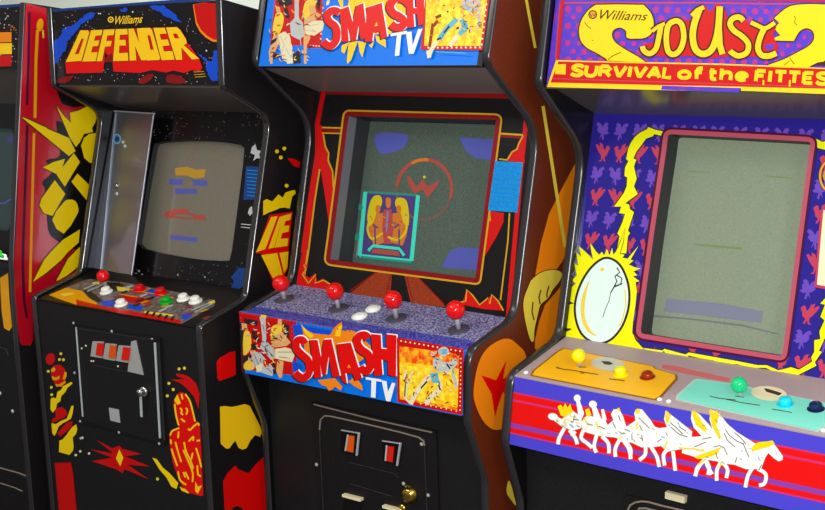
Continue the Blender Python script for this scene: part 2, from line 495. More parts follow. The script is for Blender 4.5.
LET = {'S': (.92, [[(.92, .80), (.72, .97), (.35, .97), (.12, .78), (.28, .58), (.68, .44), (.88, .25), (.68, .03), (.28, .03), (.06, .20)]]), 'U': (.95, [[(.1, 1), (.1, .32), (.28, .03), (.68, .03), (.86, .32), (.86, 1)]]),
       'R': (.95, [[(.1, 0), (.1, 1)], [(.1, .96), (.6, .96), (.84, .74), (.6, .48), (.1, .48)], [(.5, .48), (.88, 0)]]), 'V': (.95, [[(.06, 1), (.45, .02), (.5, .02), (.92, 1)]]), 'I': (.32, [[(.16, 0), (.16, 1)]]),
       'A': (.98, [[(.05, 0), (.46, .98), (.52, .98), (.92, 0)], [(.22, .32), (.76, .32)]]), 'L': (.72, [[(.1, 1), (.1, .03), (.68, .03)]]), 'F': (.78, [[(.1, 0), (.1, 1)], [(.1, .96), (.74, .96)], [(.1, .52), (.62, .52)]]),
       'T': (.86, [[(.43, 0), (.43, 1)], [(.03, .96), (.83, .96)]]), 'E': (.8, [[(.1, 0), (.1, 1)], [(.1, .96), (.74, .96)], [(.1, .5), (.64, .5)], [(.1, .04), (.74, .04)]]),
       'o': (.85, [[(.42, .03), (.12, .18), (.12, .52), (.42, .68), (.74, .52), (.74, .18), (.42, .03)]]), 'f': (.55, [[(.2, 0), (.2, .78), (.32, .97), (.54, .97)], [(.02, .62), (.5, .62)]]), 't': (.55, [[(.2, 1), (.2, .2), (.3, .03), (.52, .05)], [(.02, .66), (.5, .66)]]),
       'h': (.85, [[(.1, 0), (.1, 1)], [(.1, .45), (.35, .68), (.62, .66), (.74, .48), (.74, 0)]]), 'e': (.85, [[(.12, .38), (.74, .38), (.7, .58), (.42, .68), (.14, .52), (.12, .2), (.4, .03), (.72, .1)]])}
ROUND = set('SUofthe')
def letters(a, s, tl, bl, tr, br, w, m, gap=.14):
    """heavy lettering drawn stroke by stroke inside the quad"""
    tot = sum(LET[c][0] + gap for c in s) - gap; x = 0; a.k += 1
    for c in s:
        wd, ps = LET[c]
        for p_ in ps:
            q = [lerp(lerp(bl, br, (x + px_) / tot), lerp(tl, tr, (x + px_) / tot), y) for px_, y in p_]
            a.stroke(smooth(q, 4) if c in ROUND and len(q) > 3 else q, w, m, step=False)
        x += wd + gap

def jag(pts, amp, step=2.0):
    """the same outline with a ragged, brushed edge"""
    out = []; n = len(pts)
    for i in range(n):
        (x0, y0), (x1, y1) = pts[i], pts[(i + 1) % n]; l = math.hypot(x1 - x0, y1 - y0) or 1; k = max(1, int(l / step))
        for j in range(k):
            t = j / k; d = random.uniform(-amp, amp) if j else 0
            out.append((x0 + (x1 - x0) * t - (y1 - y0) / l * d, y0 + (y1 - y0) * t + (x1 - x0) / l * d))
    return out
def busy(a, quad, n, mats, size, w=.9):
    """small brush marks scattered over a printed picture"""
    for i in range(n):
        s_, t_ = random.random(), random.random(); x, y = lerp(lerp(quad[0], quad[1], s_), lerp(quad[3], quad[2], s_), t_)
        an = random.uniform(0, math.pi); l = size * random.uniform(.4, 1); c = random.uniform(-.4, .4) * l
        dx, dy = math.cos(an) * l, math.sin(an) * l
        a.stroke([(x - dx, y - dy), (x - dy * .25 + c * .3, y + dx * .25), (x + dx, y + dy)], [w * .4, w * random.uniform(.8, 1.3), w * .4], mats[i % len(mats)])

def contains(poly, q):
    c = False
    for (x1, y1), (x2, y2) in zip(poly, poly[1:] + poly[:1]):
        if (y1 > q[1]) != (y2 > q[1]) and q[0] < (x2 - x1) * (q[1] - y1) / (y2 - y1) + x1: c = not c
    return c
def busy_in(a, polys, n, mats, size, w):
    """the same brush marks, kept inside the given outlines"""
    for i in range(n):
        poly = polys[i % len(polys)]; xs, ys = [p[0] for p in poly], [p[1] for p in poly]
        for _ in range(20):
            x, y = random.uniform(min(xs), max(xs)), random.uniform(min(ys), max(ys)); an = random.uniform(.2, 1.3); l = size * random.uniform(.5, 1); dx, dy = math.cos(an) * l, math.sin(an) * l
            if all(contains(poly, q) for q in ((x, y), (x - dx, y - dy), (x + dx, y + dy))): break
        else: continue
        a.stroke([(x - dx, y - dy), (x - dy * .2, y + dx * .2), (x + dx, y + dy)], [w * .4, w, w * .4], mats[i % len(mats)])
# ================================================================== space-shooter cabinet with the black star-field glass
def defender():
    D = Cab(-0.6848, -0.0862, 0.0429, 0.6479, None)
    P0, P1, P2, P3, P4, P7 = (-.0506, 1.6742), (-.0568, 1.4742), (.0921, 1.3945), (-.0228, .9656), (-.1748, .930), (-.1748, 0.02)
    root = D.empty('arcade_cabinet', 'black arcade cabinet with yellow block letters on its star-field marquee, key in coin door', 'arcade cabinet')
    front = fillet([P0, P1, P2, P3, P4, P7], [0, .012, .05, .03, .012, 0])
    back_top = (.49, 1.560)
    mbr, fin = side_panels(D, front, back_top, 'black', 'black', 'trim_light')
    # ---- artwork on the right side
    sp_ = SidePlane(D); a = Art(sp_, mbr)
    z7 = crop(150, 390, 7.5); z6 = crop(150, 330, 7.5); z8 = crop(150, 442, 7.5); c6 = crop(200, 120, 3.924); c25 = crop(250, 140, 3.4)
    a.poly(z7([(525, 125), (560, 120), (610, 127), (660, 118), (710, 105), (750, 120), (790, 200), (828, 275), (838, 320), (825, 352), (790, 338), (755, 375), (725, 435), (695, 447), (665, 435), (640, 380), (618, 405), (596, 438), (570, 440), (530, 402)]), 'yellow_warm')
    a.poly(z8([(548, 295), (580, 235), (640, 175), (660, 205), (690, 215), (720, 228), (745, 230), (790, 170), (865, 100), (872, 300), (880, 520), (700, 515), (690, 495), (655, 480), (625, 488), (610, 515), (560, 515)]), 'red_vivid')
    a.poly(z6([(500, 240), (520, 212), (600, 165), (640, 160), (643, 335), (610, 352), (520, 382), (505, 360)]), 'red_vivid')
    a.poly(c6([(248, 318), (262, 310), (283, 320), (308, 292), (325, 305), (335, 285), (352, 279), (372, 274), (376, 288), (362, 300), (352, 348), (330, 343), (315, 345), (290, 356), (272, 362), (248, 374)]), 'yellow')
    a.dots(c6([(302, 123), (331, 112), (317, 147), (340, 258)]), 2.0, 'yellow')
    a.poly(c6([(343, 150), (368, 152), (395, 166), (388, 187), (370, 182)]), 'red_vivid')
    a.poly(c25([(66, 255), (145, 243), (136, 330), (130, 382), (22, 386)]), 'red_vivid').poly(c25([(36, 382), (132, 376), (128, 440), (108, 474), (78, 480)]), 'red_vivid')
    a.polys([c25(q) for q in ([(72, 262), (94, 259), (52, 371), (20, 382)], [(100, 262), (112, 258), (82, 366), (62, 370)], [(112, 258), (141, 250), (137, 272), (120, 276), (116, 292), (134, 290), (131, 312), (110, 316), (104, 336), (130, 334), (128, 360), (84, 366)],
            [(38, 392), (92, 384), (112, 462), (78, 470)], [(100, 384), (131, 379), (127, 432), (116, 452)])], 'yellow_warm')
    fin()
    shell(D, P0, back_top)
    # ---- marquee
    pl = Plane(D, P0, P1, .003); mb = slab(D, pl, .004, pl.L - .003, 'black_print'); a = Art(pl, mb)
    A = crop(50, 0, 5.667); B = crop(135, 0, 5.667)
    a.poly([(48, 10), (60, 8.6), (219, -4), (219, 0), (90, 8.2), (48.4, 12.6)], 'blue_star')
    a.stars(54, 10, 216, 84, 170, 'grey_art', .36).stars(54, 10, 216, 84, 40, 'white', .5).stars(54, 10, 216, 84, 40, 'orange', .36)
    a.polys([jag(q_, .9, 1.6) for q_ in [A([(2, 250), (60, 205), (75, 160), (120, 150), (210, 75), (262, 72), (250, 95), (235, 110), (205, 118), (170, 150), (150, 175), (130, 200), (110, 225), (95, 240), (98, 262), (90, 290), (70, 300), (62, 322), (50, 330), (50, 352), (28, 362), (10, 370)]),
             A([(395, 50), (410, 55), (430, 42), (440, 58), (425, 70), (405, 68)]),
             B([(80, 40), (105, 28), (160, 30), (185, 50), (230, 80), (240, 105), (268, 132), (240, 122), (215, 112), (190, 100), (165, 90), (150, 72), (120, 62)]),
             B([(352, 292), (380, 320), (430, 350), (440, 330), (445, 288), (462, 284), (470, 300), (467, 458), (440, 460), (425, 440), (405, 400), (400, 375), (415, 360), (385, 335)])]], 'blue')
    pl_ = [(328, 25), (395, 14), (466, 20), (470, 238), (440, 236), (400, 212), (368, 180), (345, 135)]
    a.poly(B(pl_), 'orange').poly(B([(x + 5 * (x < 460), y - 12 * (y > 130)) for x, y in pl_]), 'red')
    # block letters: red depth first, faces above
    a.polys([[(81, 30.5), (176, 27), (199.5, 59), (202.3, 68), (200, 71.5), (192, 70), (184, 73), (174, 70.5), (166, 72.5), (152, 70), (140, 73), (113.5, 71.5), (112.5, 61), (105, 52), (104.5, 61), (103, 72.5), (66.5, 73.5), (65.2, 62)]], 'red_vivid')
    a.polys([A([(310, 330), (350, 300), (356, 345), (358, 352), (310, 352)])], 'red_dark')
    a.polys([smooth(q_, 4, True) for q_ in ([(57, 81.5), (62, 77.5), (71, 76), (74, 74), (71, 80), (64, 83)], [(138, 82), (142, 77.5), (150, 74), (154, 75), (150, 80.5), (143, 84)], [(166, 78), (170, 74.5), (180, 76), (186, 81), (180, 84), (168, 82.5)])], 'red_dark')
    faces = [A([(172, 172), (215, 172), (223, 184), (178, 345), (90, 351)]), A([(233, 172), (298, 169), (291, 200), (258, 203), (250, 230), (280, 229), (272, 261), (242, 263), (233, 297), (270, 295), (259, 347), (183, 349)]),
             A([(305, 168), (366, 166), (362, 199), (325, 201), (319, 232), (350, 231), (344, 262), (312, 265), (295, 346), (263, 347)]), A([(372, 165), (438, 164), (441, 195), (396, 198), (394, 226), (428, 225), (431, 258), (393, 259), (391, 301), (441, 298), (444, 344), (357, 346)]),
             [(128.4, 28.7), (133.6, 28.5), (139.2, 43), (136.8, 28.4), (141.8, 28.2), (146.6, 60), (141.2, 60.3), (135, 46), (136.4, 60.4), (129.6, 60.6)],
             B([(35, 159), (84, 158), (96, 168), (142, 326), (138, 340), (66, 343)]), B([(104, 158), (168, 157), (180, 190), (140, 193), (148, 225), (186, 223), (196, 257), (156, 261), (164, 291), (212, 289), (224, 338), (150, 341)]),
             B([(176, 156), (238, 154), (256, 170), (288, 220), (294, 245), (276, 256), (364, 333), (322, 337), (262, 268), (268, 338), (232, 339)])]
    a.k += 1
    for f in faces: a.stroke(f, 1.5, 'red_dark', True, False)
    a.polys(faces, 'yellow_warm')
    a.polys([A([(178, 220), (192, 219), (163, 306), (140, 308)]), B([(70, 200), (86, 200), (106, 281), (88, 283)]), B([(214, 190), (236, 190), (252, 216), (226, 218)])], 'red')
    a.dots([(110.8, 19.6)], 3.2, 'yellow_warm').dots([(110.8, 19.6)], 1.9, 'brown_line').dots([(110.8, 19.6)], .9, 'yellow_warm')
    a.text('Williams', (115.5, 16.2), (115, 24.6), (143, 14.6), (142.4, 22.8), 'yellow_warm', .35, .012)
    a.strokes([[(193.5, 72), (204, 71.4)], [(194, 74.6), (205, 74)], [(195, 77), (206, 76.4)]], .7, 'gold_line')
    o = mb.build('marquee', root); o['label'] = 'black star-field marquee with yellow block letters on red'
    # ---- underside of the marquee hood
    glass = Plane(D, P2, P3, .074); gtop = glass.ab(110, 109)[1]
    b = glass.at(0, gtop, 0); hood = Plane(D, (b.y, b.z), (P1[0] + .010, P1[1] - .002), 0)
    slab(D, hood, .0, hood.L, 'underside', .006, h=.006).build('hood_underside', root)
    # ---- star-field glass and tube
    Z = crop(130, 95, 2.488)
    hole = [(153.5, 147), (155.5, 143.2), (163, 141.8), (185, 140.4), (205, 140.5), (225, 142), (241, 145), (244.3, 148), (243, 165), (238, 205), (232, 250), (229.5, 260.5), (222, 260.8), (205, 260), (185, 257.5), (160, 253), (143, 248.5), (137.5, 243.5), (140.5, 225), (147, 185)]
    def art_b(a):
        a.stars(150, 112, 270, 140, 90, 'shroud_light', .34).stars(245, 140, 268, 290, 44, 'shroud_light', .38).stars(130, 262, 245, 290, 60, 'shroud_light', .36).stars(150, 112, 268, 140, 18, 'gold_line', .34).dots([(205, 277), (178, 275), (190, 285)], .7, 'grey_art')
        a.poly([(246, 166), (260.3, 167), (257.2, 199.5), (243.2, 200)], 'blue_star').strokes([[(247, 170 + 3.6 * k), (258 - .4 * k, 171 + 3.6 * k)] for k in range(8)], .9, 'blue_sticker')
        a.poly([(238.5, 268), (246, 268), (244, 285), (239, 290), (231, 288), (234, 281), (231, 277)], 'blue_star').poly([(260, 120), (266, 118), (262, 150), (258, 160)], 'black_gloss')
        a.polys([[(252, 147), (255.5, 144), (257, 150), (261, 151), (259, 155), (261.5, 159), (257, 158), (253, 161), (255, 155), (250.5, 153)], [(249.5, 208), (252, 206), (252.5, 213), (250, 216), (247.8, 213)]], 'grey_art')
        a.strokes([[(241, 224), (252, 225)], [(241, 227), (250, 228)]], .8, 'grey_art')
        a.dots([(136, 274), (139, 271), (134, 276), (142, 275)], 1.3, 'steel_dull')
    def art_s(a):
        a.polys([Z([(110, 182), (140, 178), (165, 186), (188, 184), (184, 205), (160, 208), (140, 200), (112, 200)])], 'glow_yellow')
        a.polys([Z([(96, 208), (190, 212), (192, 226), (96, 222)]), Z([(110, 232), (166, 234), (166, 246), (112, 246)]), Z([(98, 348), (140, 352), (166, 354), (164, 366), (98, 358)])], 'glow_blue')
        a.polys([Z([(82, 296), (100, 284), (140, 282), (150, 294), (186, 300), (188, 312), (140, 308), (88, 306)])], 'glow_red')
    bezel_and_screen(D, glass, -.02, gtop, hole, 'black_gloss', 'shroud', .012, 'crt_grey', .012, art_b, art_s)
    # ---- bright sheet-metal bracket covering the left of the glass
    br = Plane(D, P2, P3, .040); m = MB()
    plate(m, br, [(108.5, 110.5), (154, 113.5), (131.5, 275.5), (94, 268)], 0, .0022, 'sheet_metal')
    rail(m, br, [(115, 113), (100, 269)], .003, .002, .006, 'sheet_metal')
    rail(m, br, [(153, 114), (131, 275)], .004, .002, .007, 'sheet_metal')
    rail(m, br, [(108.5, 110.5), (154, 113.5)], .003, .002, .006, 'steel')
    ar = Art(br, m, .0023); ar.stroke(ellipse(117, 139, 3.4, 4.4), 1.2, 'cyan_art', True).dots([(117, 139)], 2.4, 'blue_star').dots([(123, 142), (125, 146)], 1.7, 'silver_line')
    m.lathe(br.px(117.5, 186, .0022), br.n, [(.008, 0), (.007, .003), (.003, .005)], 'chrome', 16); m.lathe(br.px(117.5, 194, .0022), br.n, [(.006, 0), (.005, .002), (.002, .003)], 'steel', 16)
    o = m.build('metal_bracket', root); o['label'] = 'dull silver sheet-metal bracket'
    # ---- control panel
    cpn = Plane(D, P3, P4, .004); mb = slab(D, cpn, .0, cpn.L + .05, 'black_print', .02); a = Art(cpn, mb)
    Q = crop(30, 260, 4.459)
    a.poly(Q([(88, 156), (160, 122), (262, 84), (420, 100), (640, 140), (822, 178), (822, 205), (676, 284), (560, 262), (400, 236), (300, 212), (208, 198)]), 'overlay_dark')
    a.poly(Q([(84, 156), (160, 124), (232, 138), (262, 170), (300, 192), (290, 208), (208, 200), (130, 174)]), 'orange_gold').poly(Q([(130, 150), (180, 145), (200, 152), (150, 162)]), 'yellow_soft')
    a.poly(Q([(205, 176), (260, 190), (330, 207), (560, 246), (672, 268), (676, 286), (560, 264), (400, 238), (300, 214), (208, 200)]), 'red')
    a.polys([Q([(236, 136), (262, 134), (300, 160), (330, 190), (300, 188), (262, 166)]), Q([(330, 100), (400, 100), (420, 112), (395, 140), (340, 128)]), Q([(660, 150), (730, 150), (760, 178), (700, 206), (650, 190)]), Q([(520, 226), (560, 228), (556, 244), (518, 238)])], 'dark_art')
    a.polys([Q([(312, 182), (372, 178), (388, 206), (330, 208)]), Q([(440, 196), (506, 204), (496, 226), (432, 214)]), Q([(682, 238), (700, 230), (725, 245), (700, 268), (676, 262)]), Q([(520, 128), (552, 128), (560, 158), (512, 152)])], 'blue')
    a.polys([Q([(385, 166), (420, 160), (530, 172), (540, 192), (500, 198), (400, 184)]), Q([(480, 116), (512, 120), (510, 150), (470, 140)])], 'red')
    a.polys([Q([(385, 118), (445, 124), (440, 142), (392, 138)]), Q([(512, 226), (640, 244), (636, 252), (508, 236)]), Q([(798, 186), (822, 178), (826, 190), (790, 200)]), Q([(276, 100), (306, 96), (312, 108), (284, 112)])], 'yellow_soft')
    for i in range(26):
        x = random.uniform(255, 800); yb = 100 + (x - 255) * .14; y = random.uniform(yb, yb + 90)
        if y > 112 + (x - 84) * .26: continue
        a.poly(Q([(x, y), (x + 34, y - 12), (x + 44, y - 8), (x + 10, y + 5)]), ('dark_art', 'silver_line', 'gold_line', 'dark_art', 'brown_art')[i % 5])
    a.polys([Q([(524 + 28 * k, 226 + 6 * k), (534 + 28 * k, 228 + 6 * k), (520 + 28 * k, 244 + 6 * k), (512 + 28 * k, 242 + 6 * k)]) for k in range(5)], 'black_print')
    a.strokes([Q([(240, 130), (300, 104)]), Q([(256, 140), (330, 108)]), Q([(720, 224), (800, 190)]), Q([(735, 232), (812, 196)])], 1.0, 'silver_line').strokes([Q([(440, 130), (640, 168)]), Q([(400, 152), (480, 166)])], 1.2, 'orange')
    o = mb.build('control_panel', root); o['label'] = 'multicoloured control panel overlay'
    joystick(D, cpn, (106, 287), (104, 276), .0165, 'ball_red', 'red ball-top joystick', 'dark_art', .018)
    for (x, y), m_, l in (((106.5, 292.5), 'button_white', 'white push button'), ((121.3, 305), 'button_white', 'white push button'), ((140, 290.5), 'button_red', 'red push button'), ((161, 293.5), 'button_red', 'red push button'), ((166.5, 302.5), 'button_green', 'green push button'), ((183.6, 299.6), 'button_white', 'white push button'), ((195.6, 302), 'button_white', 'white push button')):
        button(D, cpn, (x, y), .0175, m_, l, .016)
    # ---- front panel with printed flames and a figure of flowing lines
    fp = Plane(D, (-.1748, .925), (-.1748, .03), .002); mb = slab(D, fp, .0, fp.L - .004, 'panel_black', .016); a = Art(fp, mb)
    L2 = crop(0, 320, 7.5); L3 = crop(0, 380, 7.5); L4 = crop(0, 442, 7.5)
    a.poly(L2(ellipse(378, 292, 34, 44, 10)), 'red').poly(L2([(385, 365), (410, 338), (450, 335), (480, 360), (498, 395), (500, 420), (480, 470), (450, 498), (420, 490), (395, 450), (382, 410)]), 'red')
    a.polys([L2([(380, 372), (400, 352), (418, 366), (410, 385), (388, 392)]), L2([(388, 420), (420, 432), (448, 415), (446, 440), (420, 455), (392, 446)]), L2([(484, 388), (500, 392), (500, 425), (482, 450), (470, 440)]), L2([(412, 478), (440, 484), (490, 455), (494, 470), (460, 498), (424, 500)]), L2([(465, 500), (530, 465), (545, 475), (500, 508), (470, 515)])], 'orange_gold')
    a.polys([L3([(380, 140), (400, 130), (420, 140), (430, 90), (462, 70), (470, 50), (500, 34), (540, 15), (542, 28), (505, 60), (490, 90), (460, 120), (452, 160), (428, 175), (420, 215), (395, 245), (378, 220)]),
             L3([(386, 325), (420, 330), (460, 305), (500, 290), (516, 250), (535, 195), (552, 192), (545, 250), (532, 290), (500, 310), (470, 325), (440, 350), (420, 400), (408, 420), (392, 400)]),
             L3([(445, 455), (470, 445), (500, 410), (520, 380), (545, 350), (572, 332), (580, 370), (570, 405), (545, 430), (552, 500), (548, 530), (520, 562), (442, 540)])], 'yellow')
    a.polys([L3([(410, 225), (440, 205), (470, 205), (498, 230), (505, 255), (480, 285), (440, 300), (388, 325), (390, 295), (420, 275)]), L3([(430, 400), (470, 350), (510, 315), (545, 308), (540, 345), (500, 385), (450, 425)])], 'red')
    a.dots(L2([(456, 253), (446, 296), (476, 298), (362, 385)]) + L3([(385, 55), (388, 110)]), 1.5, 'yellow_soft')
    a.dots(L3([(618, 433)]) + L4([(602, 70), (568, 98), (668, 86)]) + [(125, 452)], 1.3, 'cream')
    S4 = crop(0, 380, 3.924)
    a.polys([S4(q) for q in ([(380, 236), (440, 268), (470, 258), (480, 270), (555, 290), (492, 300), (590, 340), (500, 332), (585, 390), (490, 350), (480, 365), (455, 350), (360, 318), (440, 305), (355, 272), (445, 288)],)], 'red')
    a.polys([S4([(468, 272), (484, 305), (472, 338), (455, 308)])], 'yellow')
    a.polys([S4([(598, 305), (615, 310), (640, 345), (665, 365), (700, 405), (692, 428), (672, 418), (655, 385), (625, 350)]), S4([(705, 418), (738, 434), (740, 446), (712, 434)])], 'yellow')
    R7 = crop(150, 390, 7.5); R6 = crop(150, 330, 7.5); R8 = crop(150, 442, 7.5)
    a.poly(R6([(160, 372), (220, 395), (270, 430), (330, 500), (365, 590), (372, 480), (345, 400), (300, 355), (255, 335), (195, 325), (200, 345), (260, 368)]), 'red')
    a.poly(R7([(178, 90), (205, 30), (232, 15), (262, 25), (295, 70), (345, 230), (372, 255), (382, 400), (392, 620), (400, 790), (380, 795), (290, 770), (240, 720), (205, 640), (170, 540), (148, 400), (145, 330), (170, 300), (215, 278), (195, 190), (178, 130)]), 'red_vivid')
    gl = []
    for q in ([(185, 105), (195, 190), (215, 265)], [(265, 30), (298, 80), (318, 150), (338, 235)], [(236, 30), (245, 70)], [(225, 135), (238, 150), (235, 175), (248, 185)], [(268, 135), (280, 150), (272, 185)], [(232, 215), (262, 240)], [(285, 290), (300, 300), (325, 275), (360, 250), (368, 268)], [(150, 340), (170, 305), (220, 285)], [(155, 370), (158, 405)], [(215, 310), (210, 360)], [(290, 385), (325, 350), (322, 380)], [(350, 380), (375, 378)]): gl.append(R7(q))
    for q in ([(160, 50), (180, 110), (205, 180)], [(190, 0), (215, 90), (235, 150)], [(255, 0), (270, 70), (300, 130), (325, 200)], [(250, 60), (290, 150), (320, 230), (318, 300)], [(345, 45), (365, 110), (385, 190)], [(320, 80), (310, 130)], [(355, 175), (360, 240), (382, 258)], [(210, 220), (225, 285), (270, 320)], [(250, 225), (265, 265)], [(265, 225), (290, 280)]): gl.append(R8(q))
    a.strokes([smooth(q, 4) for q in gl], 1.7, 'yellow_warm')
    a.polys([R7([(180, 75), (205, 32), (232, 100), (205, 112)]), R8([(340, 295), (358, 335), (390, 325), (358, 390), (338, 365)]), R8([(230, 340), (260, 350), (295, 380), (270, 380)])], 'yellow_warm')
    a.dots(R6([(218, 292), (258, 286), (142, 400), (174, 446), (130, 494)]) + [(157.5, 479)], 1.6, 'yellow_soft')
    a.poly(L4([(408, 155), (535, 150), (548, 220), (580, 520), (440, 520)]), 'red_dark').poly(L4([(412, 160), (532, 156), (545, 225), (572, 520), (445, 520)]), 'red')
    o = mb.build('front_panel', root)
    # ---- coin door
    mb = MB(); E = crop(70, 320, 3.923)
    door = E([(22, 30), (330, 78), (352, 480), (48, 395)])
    plate(mb, fp, E([(14, 22), (352, 72), (372, 492), (42, 400)]), 0, .006, 'black')
    plate(mb, fp, door, .006, .009, 'panel_black')
    rail(mb, fp, E([(22, 32), (48, 378)]), .005, .006, .011, 'silver_line'); rail(mb, fp, E([(330, 92), (350, 462)]), .005, .006, .011, 'silver_line'); rail(mb, fp, E([(346, 95), (368, 470)]), .006, .005, .008, 'trim_light')
    rail(mb, fp, E([(22, 32), (330, 80)]), .0025, .006, .0105, 'trim'); rail(mb, fp, E([(90, 176), (250, 212)]), .002, .008, .010, 'trim_light')
    cd = mb.build('coin_door', root)
    for x, y in E([(22, 10), (172, 42), (330, 74), (26, 205), (48, 395), (200, 438), (358, 482), (50, 462)]): MB().lathe(fp.px(x, y, .006), fp.n, [(.004, 0), (.0035, .002), (.001, .003)], 'steel_dull', 12).build('screw', cd)
    for q, lm in (([(88, 84), (128, 86), (124, 150), (80, 142)], 'slot_lamp'), ([(138, 92), (178, 96), (174, 160), (130, 152)], 'slot_lamp_orange'), ([(190, 100), (232, 104), (226, 168), (180, 160)], 'slot_lamp')):
        m = MB(); plate(m, fp, E(q), .009, .014, 'steel_dull'); r = E([(q[0][0] + 18, q[0][1] + 6), (q[1][0] + 2, q[1][1] + 6), (q[2][0] + 2, q[2][1] - 8), (q[3][0] + 20, q[3][1] - 4)]); plate(m, fp, r, .0135, .0165, lm)
        s_ = m.build('coin_slot', cd); s_['label'] = 'red lit coin slot' if lm == 'slot_lamp' else 'orange lit coin slot'
    m = MB(); plate(m, fp, E([(240, 84), (256, 80), (286, 216), (226, 202)]), .009, .012, 'steel_dull'); m.build('price_plate', cd)['label'] = 'bare metal wedge plate'
    m = MB(); plate(m, fp, E([(152, 344), (190, 352), (196, 404), (158, 394)]), .009, .0105, 'steel'); m.build('id_plate', cd)
    c = fp.px(*E([(306, 276)])[0], .009)
    MB().lathe(c, fp.n, [(.0135, 0), (.0135, .006), (.011, .009), (.004, .0095)], 'chrome', 20).build('lock', cd)
    k0 = fp.px(*E([(303, 290)])[0], .021); k1 = fp.px(*E([(304, 372)])[0], .019)
    m = MB(); m.rod(c + fp.n * .008, c + fp.n * .02, .0035, 'chrome'); m.frame_box((k0 + k1) / 2, (k1 - k0).normalized(), fp.eu, fp.n, (k1 - k0).length / 2, .004, .001, 'silver_line', .0004); m.lathe(c + fp.n * .018, fp.n, [(.009, 0), (.009, .002)], 'chrome', 16)
    m.build('key', cd)
    for x, y in E([(58, 108), (74, 98), (96, 158), (104, 158), (200, 178)]): MB().lathe(fp.px(x, y, .009), fp.n, [(.003, 0), (.002, .002)], 'cream', 10).build('rivet', cd)
    MB().box((T, -.16, .02), (D.w - T, .47, .038), 'black').build('floor_board', root)
defender()
